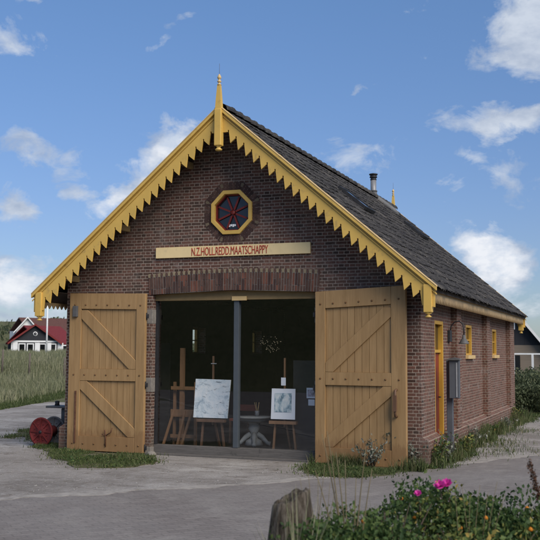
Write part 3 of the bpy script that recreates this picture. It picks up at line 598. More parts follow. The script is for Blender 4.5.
# roof windows
th=math.atan(SL); dn=Vector((math.cos(th),0,-math.sin(th))); nn=Vector((math.sin(th),0,math.cos(th)))
for (x0,x1,ya,yb) in ((1.12,1.62,2.3,2.9),(1.0,1.45,8.05,8.6)):
    a=Vector((x0,0,zr(x0)-.02)); b_=Vector((x1,0,zr(x1)))
    mb=MB(); lo=.0; 
    for (p,q) in ((a+Vector((0,ya,0)),b_+Vector((0,ya,0))),(a+Vector((0,yb,0)),b_+Vector((0,yb,0))),(a+Vector((0,ya,0)),a+Vector((0,yb,0))),(b_+Vector((0,ya,0)),b_+Vector((0,yb,0)))): mb.bar(p+nn*.055,q+nn*.055,.045,.06,nn.cross((q-p).normalized()))
    rw=obj('roof_window',mb,'iron_black',house)
    mb=MB(); A=a+nn*.075; B=b_+nn*.075; mb.add([A+Vector((0,ya,0)),A+Vector((0,yb,0)),B+Vector((0,yb,0)),B+Vector((0,ya,0))]+[A+Vector((0,ya,0))-nn*.01,A+Vector((0,yb,0))-nn*.01,B+Vector((0,yb,0))-nn*.01,B+Vector((0,ya,0))-nn*.01],[(0,1,2,3),(7,6,5,4),(0,4,5,1),(1,5,6,2),(2,6,7,3),(3,7,4,0)]); obj('pane',mb,'dark_glass',rw)
# side windows
for sx in (1,-1):
    off=0 if sx>0 else .55
    for a,b in WINY:
        a+=off;b+=off; z0,z1=WZ
        X=lambda d:sx*(W-d)
        mb=MB(); mb.box((X(.002),a+.002,z0),(X(.07),a+.06,z1)); mb.box((X(.002),b-.06,z0),(X(.07),b-.002,z1)); mb.box((X(.002),a+.06,z1-.05),(X(.07),b-.06,z1)); mb.box((X(.002),a+.06,z0),(X(.07),b-.06,z0+.03)); wd=obj('side_window',mb,'window_yellow',house,bevel=.004)
        mb=MB(); mb.box((X(.030),a+.06,(z0+z1)/2-.012),(X(.05),b-.06,(z0+z1)/2+.012)); obj('glazing_bar',mb,'window_yellow',wd)
        mb=MB(); mb.box((X(.052),a+.06,z0+.03),(X(.058),b-.06,z1-.05)); obj('pane',mb,'glass_clear' if sx<0 else 'dark_glass',wd)
        mb=MB(); mb.box((X(-.06),a-.04,z0-.075),(X(.1),b+.06,z0-.003)); obj('sill',mb,'cream_trim',wd,bevel=.006)
# side door
z1=DZ; mb=MB(); a,b=DY
mb.box((W-.002,a+.002,.02),(W-.12,a+.055,z1)); mb.box((W-.002,b-.055,.02),(W-.12,b-.002,z1)); mb.box((W-.002,a+.055,z1-.06),(W-.12,b-.055,z1)); mb.box((W-.03,a+.055,1.74),(W-.10,b-.055,1.79)); df=obj('side_door',mb,'window_yellow',house,bevel=.004)
mb=MB(); mb.box((W-.07,a+.055,.03),(W-.11,b-.055,1.74)); obj('door_leaf',mb,'door_red',df,bevel=.004)
mb=MB(); mb.box((W-.08,a+.055,1.79),(W-.086,b-.055,z1-.06)); obj('pane',mb,'dark_glass',df)
mb=MB(); mb.tube([(W-.07,b-.12,1.0),(W-.03,b-.12,1.0),(W-.03,b-.22,1.0)],.009,8); obj('handle',mb,'iron_black',df)
mb=MB(); mb.box((W+.03,a,-.02),(W-.12,b,.018)); obj('door_step',mb,'stone_block',df)
# interior
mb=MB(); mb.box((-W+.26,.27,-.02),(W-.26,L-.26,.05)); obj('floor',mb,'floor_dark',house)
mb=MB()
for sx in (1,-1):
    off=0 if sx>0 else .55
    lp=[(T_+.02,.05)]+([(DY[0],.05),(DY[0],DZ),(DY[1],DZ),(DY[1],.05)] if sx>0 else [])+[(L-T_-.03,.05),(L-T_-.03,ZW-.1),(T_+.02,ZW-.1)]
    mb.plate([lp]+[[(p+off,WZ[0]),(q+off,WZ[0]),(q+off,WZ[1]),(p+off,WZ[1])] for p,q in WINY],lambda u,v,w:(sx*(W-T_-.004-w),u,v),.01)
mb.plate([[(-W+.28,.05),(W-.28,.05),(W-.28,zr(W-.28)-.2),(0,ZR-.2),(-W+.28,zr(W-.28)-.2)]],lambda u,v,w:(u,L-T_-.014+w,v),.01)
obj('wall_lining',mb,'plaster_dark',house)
for y in (2.6,5.2,7.8):
    mb=MB(); mb.box((-W+.27,y-.08,2.86),(W-.27,y+.08,3.04)); obj('tie_beam',mb,'dark_wood',house)

# ---- barn doors (built on the skew line from hinge to free edge)
def barn_door(hx,hy,fx_,fy_,zh,zf_,zb,name_side,handle=False):
    h=Vector((hx,hy,0)); d=Vector((fx_,fy_,0))-h; wd=d.length; d.normalize(); n=Vector((d.y,-d.x,0)); n=n if n.y<0 else -n
    top=lambda u:zh+(zf_-zh)*u/wd
    m=lambda u,v,w:tuple(h+d*u-n*w+Vector((0,0,v)))
    st_h,st_f=.17,.235; zt=lambda u:top(u)-.27; zm0,zm1=1.23,1.43; zb1=zb+.25
    mb=MB()
    mb.plate([[(0,zb),(st_h,zb),(st_h,top(st_h)),(0,top(0))]],m,.07); mb.plate([[(wd-st_f,zb),(wd,zb),(wd,top(wd)),(wd-st_f,top(wd-st_f))]],m,.07)
    a,b=st_h+.002,wd-st_f-.002
    mb.plate([[(a,zt(a)),(b,zt(b)),(b,top(b)),(a,top(a))]],m,.068); mb.plate([[(a,zm0),(b,zm0),(b,zm1),(a,zm1)]],m,.068); mb.plate([[(a,zb),(b,zb),(b,zb1),(a,zb1)]],m,.068)
    root=obj('barn_door',mb,'door_paint',house,bevel=.006)
    # planks with open grooves
    mb=MB(); k=9; pw=(b-a)/k
    for i in range(k):
        u0=a+i*pw+.003; u1=a+(i+1)*pw-.003; e=random.uniform(-.002,.002)
        mb.plate([[(u0,zb1+.002),(u1,zb1+.002),(u1,zm0-.002),(u0,zm0-.002)]],lambda u,v,w:m(u,v,w+.032+e),.03); mb.plate([[(u0,zm1+.002),(u1,zm1+.002),(u1,zt(u1)-.002),(u0,zt(u0)-.002)]],lambda u,v,w:m(u,v,w+.032-e),.03)
    mb.plate([[(a,zb1+.002),(b,zb1+.002),(b,zm0-.002),(a,zm0-.002)]],lambda u,v,w:m(u,v,w+.0625),.006); mb.plate([[(a,zm1+.002),(b,zm1+.002),(b,zt(b)-.002),(a,zt(a)-.002)]],lambda u,v,w:m(u,v,w+.0625),.006)
    obj('planks',mb,'door_paint',root)
    mb=MB()
    for z0,z1,g in ((zb1,zm0,1),(zm1,min(zt(a),zt(b)),1)):
        # brace runs from the free stile at the top down to the hinge stile
        p=Vector((b-.005,z1-.07)); q=Vector((a+.005,z0+.07)); q2=(q-p).normalized(); nv=Vector((-q2.y,q2.x))*.058
        c4=[p+nv,q+nv,q-nv,p-nv]; c4=[(min(max(c.x,a+.003),b-.003),min(max(c.y,z0+.004),z1-.004)) for c in c4]
        e=[(b-.003,z1-.004),(b-.16,z1-.004)]; f2=[(a+.003,z0+.004),(a+.16,z0+.004)]
        poly=[(b-.003,z1-.004),(b-.13,z1-.004),(a+.003,z0+.15),(a+.003,z0+.004),(a+.13,z0+.004),(b-.003,z1-.15)]
        mb.plate([poly],lambda u,v,w:m(u,v,w+.004),.026)
    obj('brace',mb,'door_paint',root,bevel=.004)
    mb=MB()
    for zz in ('t',(zm0+zm1)/2,zb+.12):
        for i in range(7):
            u=.09+(wd-.2)*i/6; z=(top(u)-.20) if zz=='t' else zz; c=Vector(m(u,z,0)); mb=MB(); mb.lathe([(0,0),(.017,0),(.015,.007),(.006,.011),(0,.012)],c,8,n); obj('bolt',mb,'door_bolt',root)
    for z in (2.33,1.17,.12):
        mb=MB(); p=Vector(m(-.0,z,.035)); mb.bar(p-d*.002,p-d*.05,.012,.07,n); mb.tube([p-d*.015-Vector((0,0,.06)),p-d*.015+Vector((0,0,.06))],.011,8); obj('hinge',mb,'iron_black',root)
    if handle:
        mb=MB(); u=wd-.15; P_=[m(u,1.18,-.0),m(u,1.17,-.06),m(u,1.10,-.075),m(u,.86,-.075),m(u,.79,-.06),m(u,.78,0)]; mb.tube(P_,.02,8); mb.bar(m(u,1.1,-.078),m(u,.86,-.078),.05,.05,d); obj('handle',mb,'easel_brown',root)
    else:
        mb=MB(); mb.bar(m(wd-.13,2.52,-.02),m(wd-.13,2.33,-.02),.09,.05,d); obj('latch_box',mb,'iron_grey',root,bevel=.006)
        mb=MB(); mb.bar(m(wd-.16,1.05,-.008),m(wd-.16,.16,-.008),.03,.015,d); obj('bolt_rod',mb,'rust',root)
        mb=MB(); u=.72; mb.tube([m(u,.12,-.01),m(u,.33,-.012),m(u+.02,.40,-.012)],.012,6); mb.tube([m(u,.30,-.012),m(u-.1,.36,-.014),m(u-.13,.44,-.014)],.009,6); mb.tube([m(u,.30,-.012),m(u+.07,.33,-.014)],.009,6); obj('door_hook',mb,'rust',root)
    return root
barn_door(-1.53,-.13,-3.03,-.12,2.715,2.745,.035,'left'); barn_door(1.505,-.13,2.99,-.27,2.69,2.755,.02,'right',True)

# ---- name board
nb=MB(); nb.box((-1.391,-.045,3.316),(1.391,-.003,3.498)); sg=obj('name_board',nb,'board_cream',bevel=.004,label='long cream name board with red capitals above the brick arch',cat='sign')
cu=bpy.data.curves.new('t','FONT'); cu.body='N.Z.HOLL.REDD.MAATSCHAPPY'; cu.size=.2; cu.extrude=.003; cu.offset=0; cu.space_character=.98
to=bpy.data.objects.new('t',cu); COL.objects.link(to); bpy.context.view_layer.update(); me=bpy.data.meshes.new_from_object(to.evaluated_get(bpy.context.evaluated_depsgraph_get())); bpy.data.objects.remove(to)
a=np.empty(len(me.vertices)*3,'f'); me.vertices.foreach_get('co',a); a=a.reshape(-1,3); lo=a.min(0); hi=a.max(0)
kx=1.38/(hi[0]-lo[0]); kz=.138/(hi[1]-lo[1]); a2=np.stack([-.712+(a[:,0]-lo[0])*kx,-.0485-a[:,2]*1.,3.338+(a[:,1]-lo[1])*kz],1); me.vertices.foreach_set('co',a2.ravel()); me.update(); me.name='lettering'
while me.materials: me.materials.pop()
link('lettering',me,['letter_red'],sg)

# ------------------------------------------------------------------ wall lamp, meter post
t_=thing('wall_lamp','small dark gooseneck lamp on the side wall near the brown door','lamp',(W+.003,2.22,2.03))
mb=MB(); mb.box((W+.004,2.13,1.93),(W+.05,2.30,2.13)); obj('mounting_box',mb,'iron_black',t_,bevel=.006)
mb=MB(); mb.tube([(W+.03,2.22,2.1),(W+.05,2.22,2.2),(W+.11,2.22,2.275),(W+.19,2.22,2.29),(W+.255,2.22,2.24),(W+.27,2.22,2.14),(W+.27,2.22,2.05)],.011,8); obj('arm',mb,'iron_black',t_)
mb=MB(); mb.lathe([(.0,0),(.028,0),(.032,-.06),(.05,-.08),(.085,-.14),(.095,-.155),(.088,-.155),(.04,-.09),(0,-.085)],(W+.27,2.22,2.05),16); obj('lamp_shade',mb,'iron_grey',t_)
t_=thing('meter_post','dark grey metal post with a tall narrow box beside the side wall','utility post',(3.32,1.4,0))
mb=MB(); mb.box((3.285,1.35,-.05),(3.385,1.45,1.62)); obj('post',mb,'box_grey',t_,bevel=.01)
mb=MB(); mb.box((3.35,1.25,1.0),(3.515,1.348,1.62)); bx=obj('meter_box',mb,'box_grey',t_,bevel=.008)
mb=MB(); mb.plate([[(3.335,1.62),(3.53,1.62),(3.53,1.64),(3.43,1.665),(3.335,1.64)]],lambda u,v,w:(u,1.21+w,v),.2); obj('lid',mb,'iron_grey',bx)
mb=MB(); mb.box((3.465,1.242,1.02),(3.485,1.249,1.58)); obj('edge_strip',mb,'zinc',bx)

# ------------------------------------------------------------------ things in the studio
def P2(px,py,y): return at(px,py,1,y)
e=thing('easel','large wooden studio easel with crossbars behind the left glass pane','easel',(-1.45,1.0,.05),'easels in the studio')
y=.95; X=lambda px:P2(px,400,y).x; Z=lambda py,px=180:P2(px,py,y).z
mb=MB(); mb.box((X(179.5),y,.07),(X(183.5),y+.05,Z(348))); obj('mast',mb,'easel_wood',e)
for px in (173,194):
    mb=MB(); mb.box((X(px)-.025,y+.055,.06),(X(px)+.02,y+.1,Z(382))); obj('upright',mb,'easel_wood',e)
for py,h in ((388,.06),(413,.13),(436,.06)):
    mb=MB(); mb.box((X(171.5),y-.03,Z(py)-h/2),(X(195.5),y-.003,Z(py)+h/2)); obj('crossbar',mb,'easel_wood',e)
for a,b in ((166,175),(184,193),(180,186)):
    mb=MB(); mb.bar((X(a),y-.1,.06),(X(b),y-.03,Z(410)),.04,.03,(1,0,0)); obj('leg',mb,'easel_wood',e)
def display_easel(cx,y,half,zs,ztop,mat,label):
    e=thing('easel',label,'easel',(cx,y,.05),'easels in the studio')
    mb=MB(); mb.box((cx-half,y-.05,zs-.05),(cx+half,y+.03,zs)); obj('shelf',mb,mat,e)
    for s,o in ((-.85,0),(.85,0),(0.05,.25)):
        mb=MB(); mb.bar((cx+s*half,y+(.06 if o==0 else .35),.05),(cx+s*half*.75,y+.035,zs-.0 if o==0 else zs+.1),.032,.03,(1,0,0)); obj('leg',mb,mat,e)
    mb=MB(); mb.box((cx-.013,y+.04,zs-.1),(cx+.013,y+.07,ztop)); obj('mast',mb,mat,e)
    return e
y=.5; cB=P2(211.5,420,y); zs=P2(211,419,y).z; eb=display_easel(cB.x,y,.26,zs,P2(213,356,y).z,'easel_brown','slim dark easel holding the pale blue abstract canvas')
mb=MB(); zc=P2(213,364,y).z; mb.box((cB.x-.035,y+.03,zc),(cB.x+.06,y+.06,zc+.015)); obj('clamp',mb,'zinc',eb)
a=P2(193.5,418,y-.02); b=P2(230,380,y-.02); lean=.06
mb=MB(); mb.plate([[(a.x,a.z+.012),(P2(228,418,y).x,P2(228,419,y).z+.012),(b.x,b.z),(a.x+.02,b.z+.01)]],lambda u,v,w:(u,y-.03+(v-a.z)*lean+w,v),.02); obj('canvas',mb,'abstract_canvas',label='pale blue and white abstract canvas on the easel left of the centre post',cat='painting')
cC=P2(283.5,420,y); zs=P2(283,421,y).z; ec=display_easel(cC.x,y,.24,zs,P2(285,358,y).z,'easel_wood','brown display easel holding the white matted print')
a=P2(271,419.5,y-.02); b=P2(296,389,y-.02)
mb=MB(); mb.plate([[(a.x,a.z+.01),(a.x+.425,a.z+.01),(a.x+.42,b.z),(a.x+.005,b.z)]],lambda u,v,w:(u,y-.03+(v-a.z)*lean+w,v),.012); pr=obj('framed_print',mb,'paper_white',label='white sheet with a small blue picture on the easel right of the centre post',cat='print')
x0,x1=P2(274.5,0,y).x,P2(292,0,y).x; z0,z1=P2(280,412,y).z,P2(280,393,y).z
mb=MB(); mb.plate([[(a.x+.06,z0),(a.x+.36,z0),(a.x+.36,z1),(a.x+.06,z1)]],lambda u,v,w:(u,y-.036+(v-a.z)*lean+w,v),.004); obj('picture',mb,'print_picture',pr)
mb=MB(); q=P2(284,381.5,y); mb.box((q.x-.04,y-.03,q.z-.065),(q.x+.04,y-.02,q.z+.065)); obj('price_card',mb,'paper_white',label='small white card clipped to the easel mast above the white print',cat='card')
y=.6; q=P2(310,397,y); mb=MB(); mb.box((q.x-.06,y,q.z-.02),(q.x+.14,y+.01,q.z+.15)); pn=obj('poster',mb,'paper_white',label='white poster half hidden behind the right barn door',cat='poster')
mb=MB(); mb.box((q.x-.04,y-.004,q.z+.01),(q.x+.12,y-.001,q.z+.12)); obj('picture',mb,'photo_print',pn)
mb=MB(); mb.box((q.x-.03,y,q.z-.14),(q.x+.08,y+.01,q.z-.04)); obj('notice',mb,'paper_white',label='small white notice under the half hidden poster',cat='notice')
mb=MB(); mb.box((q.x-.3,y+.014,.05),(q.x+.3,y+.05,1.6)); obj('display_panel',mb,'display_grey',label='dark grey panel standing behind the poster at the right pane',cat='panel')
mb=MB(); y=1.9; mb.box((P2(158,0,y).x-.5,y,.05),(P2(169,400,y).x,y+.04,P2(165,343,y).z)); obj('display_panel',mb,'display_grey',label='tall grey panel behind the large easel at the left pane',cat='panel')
# round pedestal table
y=1.75; c=P2(254,420,y); t_=thing('round_table','pale round pedestal table with clawed feet behind the right pane','table',(c.x,y,.05)); zt=P2(254,416,y).z
mb=MB(); mb.lathe([(0,-.09),(.25,-.09),(.27,-.06),(.27,-.035),(.33,-.03),(.33,0),(0,0)],(c.x,y,zt),28); obj('tabletop',mb,'table_grey',t_)
mb=MB(); mb.lathe([(.0,0),(.17,0),(.14,.08),(.07,.12),(.06,.22),(.11,.30),(.07,.40),(.06,zt-.27),(.12,zt-.15),(0,zt-.15)],(c.x,y,.06),16); obj('pedestal',mb,'table_grey',t_)
for k in range(4):
    an=k*PI/2+.4; mb=MB(); u=Vector((math.cos(an),math.sin(an),0)); mb.tube([Vector((c.x,y,.26))+u*.06,Vector((c.x,y,.20))+u*.15,Vector((c.x,y,.10))+u*.24,Vector((c.x,y,.08))+u*.30],[.045,.045,.035,.04],8); obj('foot',mb,'table_grey',t_)
mb=MB(); mb.lathe([(0,0),(.035,0),(.04,.1),(.035,.1),(.03,.01),(0,.01)],(c.x+.08,y-.05,zt+.001),12); br=obj('brush_pot',mb,'zinc',label='small metal pot of brushes on the round table',cat='pot')
for k in range(4):
    mb=MB(); mb.tube([(c.x+.08+.01*k-.015,y-.05,zt+.02),(c.x+.08+.05*math.cos(k*2.)-.01,y-.05+.03*math.sin(k*2),zt+.25)],.005,5); obj('brush',mb,'cream_trim',br)
y=2.25; c=P2(243,410,y); t_=thing('chair','red-brown chair behind the round table','chair',(c.x,y,.05))
mb=MB(); mb.box((c.x-.2,y-.2,.45),(c.x+.2,y+.2,.50)); obj('seat',mb,'chair_red',t_,bevel=.01)
mb=MB(); mb.box((c.x-.19,y+.17,.62),(c.x+.19,y+.20,P2(243,405,y).z)); obj('backrest',mb,'chair_red',t_,bevel=.01)
for sx in (-1,1):
    for sy in (-1,1):
        mb=MB(); mb.box((c.x+sx*.18-.018,y+sy*.18-.018,.05),(c.x+sx*.18+.018,y+sy*.18+.018,.449 if sy<0 else .62)); obj('leg',mb,'easel_brown',t_)
# hanging lamp with glass drops
y=3.2; c=P2(270,344,y); t_=thing('hanging_lamp','sparkling pendant lamp of small glass drops seen through the right pane','lamp',(c.x,y,c.z))
mb=MB(); mb.tube([(c.x,y,c.z+.05),(c.x,y,ZR-.25)],.006,6); obj('cord',mb,'iron_black',t_)
mb=MB(); mb.lathe([(0,0),(.06,0),(.05,.03),(0,.05)],(c.x,y,c.z+.13),12); obj('cap',mb,'iron_black',t_)
mb=MB(); mb2=MB()
for k in range(48):
    d=Vector((random.gauss(0,1),random.gauss(0,1),random.gauss(0,1))).normalized()*random.uniform(.12,.24); d.z*=.75; p=Vector((c.x,y,c.z))+d; mb.lathe([(0,-.009),(.009,0),(0,.009)],p,6); mb2.tube([(c.x,y,c.z+.13),p],.0012,3)
obj('glass_drops',mb,'lit_drop',t_); obj('wires',mb2,'iron_grey',t_)

# ------------------------------------------------------------------ cable reel and winch at the left corner
rc=at(43,433,2,.26); rc=Vector((-3.93,.42,.265)); ax=Vector((.62,-.78,0)).normalized(); ax=Vector((.78,-.62,.0)).normalized(); ax=Vector((-.098,-.995,0)).normalized()
t_=thing('cable_reel','red painted cable reel standing on edge at the left corner','cable reel',(rc.x,rc.y,0))
back=rc-ax*.36
def flange(c):
    mb=MB(); mb.lathe([(.045,-.014),(.262,-.014),(.265,0),(.262,.014),(.235,.014),(.23,.008),(.09,.008),(.085,.02),(.045,.02)],c,30,ax)
    a=Vector((0,0,1)); b=ax.cross(a)
    for k in range(8):
        u=a*math.cos(k*PI/4)+b*math.sin(k*PI/4); mb.bar(c+ax*.013+u*.07,c+ax*.013+u*.235,.02,.012,ax)
    for k in range(8):
        u=a*math.cos(k*PI/4+.39)+b*math.sin(k*PI/4+.39); mb.lathe([(0,0),(.013,0),(.010,.01),(0,.012)],c+ax*.01+u*.15,6,ax)
    return mb
obj('flange',flange(rc),'reel_red',t_); obj('flange',flange(back),'iron_grey',t_,label='rear flange of the reel')
mb=MB(); mb.tube([rc-ax*.02,back+ax*.02],.10,18); obj('drum',mb,'reel_red',t_)
mb=MB(); mb.tube([rc+ax*.035,rc-ax*.6],.03,10); obj('axle',mb,'iron_black',t_)
wc=Vector((-3.72,1.05,0)); t_=thing('winch','old grey iron winch with a flat top plate behind the red reel','winch',tuple(wc))
mb=MB(); mb.lathe([(0,0),(.26,0),(.28,.08),(.27,.3),(.2,.38),(0,.4)],wc+Vector((0,0,0)),20); obj('base',mb,'iron_grey',t_)
mb=MB(); mb.box((wc.x-.13,wc.y-.13,.38),(wc.x+.17,wc.y+.13,.67)); obj('gear_case',mb,'iron_grey',t_,bevel=.02)
mb=MB(); mb.box((wc.x-.42,wc.y-.2,.672),(wc.x+.3,wc.y+.2,.71)); obj('top_plate',mb,'iron_grey',t_,bevel=.006)
mb=MB(); mb.lathe([(0,0),(.05,0),(.04,.03),(.045,.08),(.0,.09)],(wc.x-.30,wc.y,.711),12); obj('knob',mb,'iron_black',t_)
# pale scrap of rubble at the foot of the left pier
mb=MB(); mb.lathe([(0,0),(.09,0),(.10,.03),(.06,.07),(0,.08)],(-1.38,-.12,.0),7); obj('stone',mb,'stone_block',label='pale broken stone at the foot of the left brick pier',cat='stone')

# ------------------------------------------------------------------ left background
def gable_house(name,label,cat,A,B,depth,eave,ridge,z0,wallm,roofm,trim,gablem=None,over=.35):
    """gable wall from A to B (ground points), body runs `depth` away from the camera"""
    A=Vector((*A,0)); B=Vector((*B,0)); u=(B-A); wd=u.length; u.normalize(); n=Vector((-u.y,u.x,0)); n=n if n.dot(A-Vector((CAM.x,CAM.y,0)))>0 else -n
    m=lambda a,v,w:tuple(A+u*a+n*w+Vector((0,0,z0+v)))
    t=thing(name,label,cat,(*(A+u*wd/2)[:2],z0))
    mb=MB(); mb.plate([[(0,-1.5),(wd,-1.5),(wd,eave),(0,eave)]],m,depth); obj('wall',mb,wallm,t)
    mb=MB(); mb.plate([[(0,eave+.002),(wd,eave+.002),(wd/2,ridge-.12)]],m,depth); obj('gable',mb,gablem or wallm,t)
    k=(ridge-eave)/(wd/2); mb=MB()
    for s in (0,1):
        f=lambda a:a if s==0 else wd-a
        mb.plate([[(f(wd/2),ridge),(f(-over),eave-k*over),(f(-over),eave-k*over-.12),(f(wd/2),ridge-.12)]],lambda a,v,w:m(a,v,w-over),depth+2*over)
    obj('roof',mb,roofm,t)
    mb=MB()
    for s in (0,1):
        f=lambda a:a if s==0 else wd-a
        mb.plate([[(f(wd/2),ridge+.02),(f(-over),eave-k*over+.02),(f(-over),eave-k*over-.16),(f(wd/2),ridge-.16)]],lambda a,v,w:m(a,v,w-over-.04),.035)
    obj('verge_board',mb,trim,t)
    return t,m,wd
def hwin(t,m,a0,a1,v0,v1,bar=True):
    mb=MB(); f=.09; mb.plate([[(a0,v0),(a1,v0),(a1,v1),(a0,v1)],[(a0+f,v0+f),(a1-f,v0+f),(a1-f,v1-f),(a0+f,v1-f)]],lambda a,v,w:m(a,v,w-.06),.055); w_=obj('window',mb,'white_paint',t)
    mb=MB(); mb.plate([[(a0+f,v0+f),(a1-f,v0+f),(a1-f,v1-f),(a0+f,v1-f)]],lambda a,v,w:m(a,v,w-.03),.02); obj('pane',mb,'dark_glass',w_)
    return w_
A=far(11,350,88); B=far(58.5,350,88); z0=.9
t,m,wd=gable_house('cottage','black gabled beach cottage with a bright red roof and a small round window','cottage',A[:2],B[:2],6.,1.75,3.25,z0,'white_paint','red_tiles','dark_red','black_boards',.3)
mb=MB(); mb.lathe([(.0,0),(.20,0),(.20,.05),(.13,.06),(0,.06)],m(wd*.5,2.35,-.0),14,(Vector(m(0,0,-1))-Vector(m(0,0,0)))); rw=obj('round_window',mb,'white_paint',t)
mb=MB(); mb.lathe([(.0,0),(.13,0),(.13,.01),(0,.012)],m(wd*.5,2.35,-.06),14,(Vector(m(0,0,-1))-Vector(m(0,0,0)))); obj('pane',mb,'dark_glass',rw)
mb=MB(); mb.plate([[(.55,.0),(wd-.1,.0),(wd-.1,1.6),(.55,1.6)]],lambda a,v,w:m(a,v,w-.03),.025); obj('window_band',mb,'black_boards',t)
for a in (.62,1.35,2.4,3.3): hwin(t,m,a,a+.62,.6,1.5)
for a in (.15,2.05,3.05,4.1):
    mb=MB(); mb.plate([[(a,-.2),(a+.42,-.2),(a+.42,1.55),(a,1.55)]],lambda a,v,w:m(a,v,w-.09),.02); obj('shutter',mb,'white_paint',t)
# wing of the same cottage, roof slope facing the road
C1=far(39,350,90.5); C2=far(76,350,93); u=(C2-C1); u.z=0; ln=u.length; u.normalize(); n=Vector((-u.y,u.x,0)); 
if n.dot(C1-CAM)<0: n=-n
mw=lambda a,v,w:tuple(Vector((C1.x,C1.y,0))+u*a+n*w+Vector((0,0,z0+v)))
mb=MB(); mb.plate([[(0,-1.5),(ln,-1.5),(ln,1.6),(0,1.6)]],mw,5.); obj('wing_wall',mb,'black_boards',t)
mb=MB(); mb.plate([[(-.4,1.55),(2.5,3.22),(5.4,1.55),(5.4,1.45),(2.5,3.1),(-.4,1.45)]],lambda w,v,a:mw(a,v,w),ln); obj('wing_roof',mb,'red_tiles',t)
mb=MB()
for k in range(5): mb.plate([[(1.5+k*1.1,-.3),(1.62+k*1.1,-.3),(1.62+k*1.1,1.3),(1.5+k*1.1,1.3)]],lambda a,v,w:mw(a,v,w-1.2),.1)
mb.plate([[(1.4,1.3),(6.,1.3),(6.,1.4),(1.4,1.4)]],lambda a,v,w:mw(a,v,w-1.2),.1); mb.plate([[(1.4,.55),(6.,.55),(6.,.62),(1.4,.62)]],lambda a,v,w:mw(a,v,w-1.2),.05); obj('porch_rail',mb,'white_paint',t)
# white house with brown roof behind
A=far(16,345,108); B=far(38,345,108)
t,m,wd=gable_house('house','white gabled house with a long brown tiled roof behind the black cottage','house',A[:2],B[:2],4.,3.0,4.35,1.1,'white_paint','brown_tiles','white_paint',None,.3)
C1=far(27,345,111); C2=far(84,345,114); u=(C2-C1); u.z=0; ln=u.length; u.normalize(); n=Vector((-u.y,u.x,0)); 
if n.dot(C1-CAM)<0: n=-n
mw2=lambda a,v,w:tuple(Vector((C1.x,C1.y,0))+u*a+n*w+Vector((0,0,1.1+v)))
mb=MB(); mb.plate([[(0,-1.5),(ln,-1.5),(ln,2.9),(0,2.9)]],mw2,5.); obj('long_wall',mb,'white_paint',t)
mb=MB(); mb.plate([[(-.4,2.75),(2.5,4.45),(5.4,2.75),(5.4,2.65),(2.5,4.3),(-.4,2.65)]],lambda w,v,a:mw2(a,v,w),ln); obj('long_roof',mb,'brown_tiles',t)
p=far(46.5,350,70); t=thing('flagpole','slim white flagpole in front of the red roofed cottage','flagpole',(p.x,p.y,hgt(p.x,p.y)))
mb=MB(); mb.tube([(p.x,p.y,hgt(p.x,p.y)),(p.x,p.y,5.6)],[.075,.045],10); obj('pole',mb,'white_paint',t)
mb=MB(); mb.lathe([(0,0),(.05,.0),(.09,.06),(.05,.12),(0,.13)],(p.x,p.y,5.6),10); obj('cap_ball',mb,'white_paint',t)
for i,(px,lab) in enumerate(((2,'leftmost thin dark fence post in the tall dune grass'),(29,'middle thin dark fence post in the tall dune grass'),(64,'thin dark fence post in the tall grass nearest the barn door'))):
    p=far(px,372,47); z=hgt(p.x,p.y); mb=MB(); mb.tube([(p.x,p.y,z),(p.x+.03,p.y,z+1.25)],[.05,.045],8); obj('fence_post',mb,'fence_post_wood',label=lab,cat='fence post',group='posts in the dune grass')

# ------------------------------------------------------------------ right background
C=far(503.,350,46); D=far(566,350,46)
A=far(478,350,46); B=far(545,350,46)
t,m,wd=gable_house('black_house','black boarded house with white verge boards and a beige lower wall','house',A[:2],B[:2],6.,1.62,3.5,.5,'beige_boards','dark_tiles','white_paint','black_boards',.35)
s0=(512.5-478)/(545-478)*wd
hwin(t,m,s0-.42,s0+.14,2.35,3.0) 
mb=MB(); mb.plate([[(s0-.9,.1),(s0+.35,.1),(s0+.35,1.15),(s0-.9,1.15)]],lambda a,v,w:m(a,v,w-.04),.03); obj('dark_window',mb,'dark_glass',t)
C1=far(531,350,58); C2=far(590,350,58)
t,m,wd=gable_house('house','low brown tiled house behind the black boarded one','house',C1[:2],C2[:2],7.,1.6,2.0,.6,'beige_boards','brown_tiles','dark_wood',None,.3)
mb=MB(); mb.box((0,0,0),(.01,.01,.01)); 
fa=far(507,352,39); fb=far(600,352,39); t=thing('white_fence','white post and rail fence in front of the black boarded house','fence',(*((fa+fb)/2)[:2],.4))
u=(fb-fa); u.z=0; ln=u.length; u.normalize(); zf=1.72
mb=MB(); mb.bar(fa+Vector((0,0,zf-fa.z)),fb+Vector((0,0,zf-fb.z)),.05,.06); obj('rail',mb,'white_paint',t)
for k in range(8):
    q=fa+u*(.25+k*.72); mb=MB(); mb.box((q.x-.04,q.y-.04,.3),(q.x+.04,q.y+.04,zf-.03)); obj('post',mb,'white_paint',t)
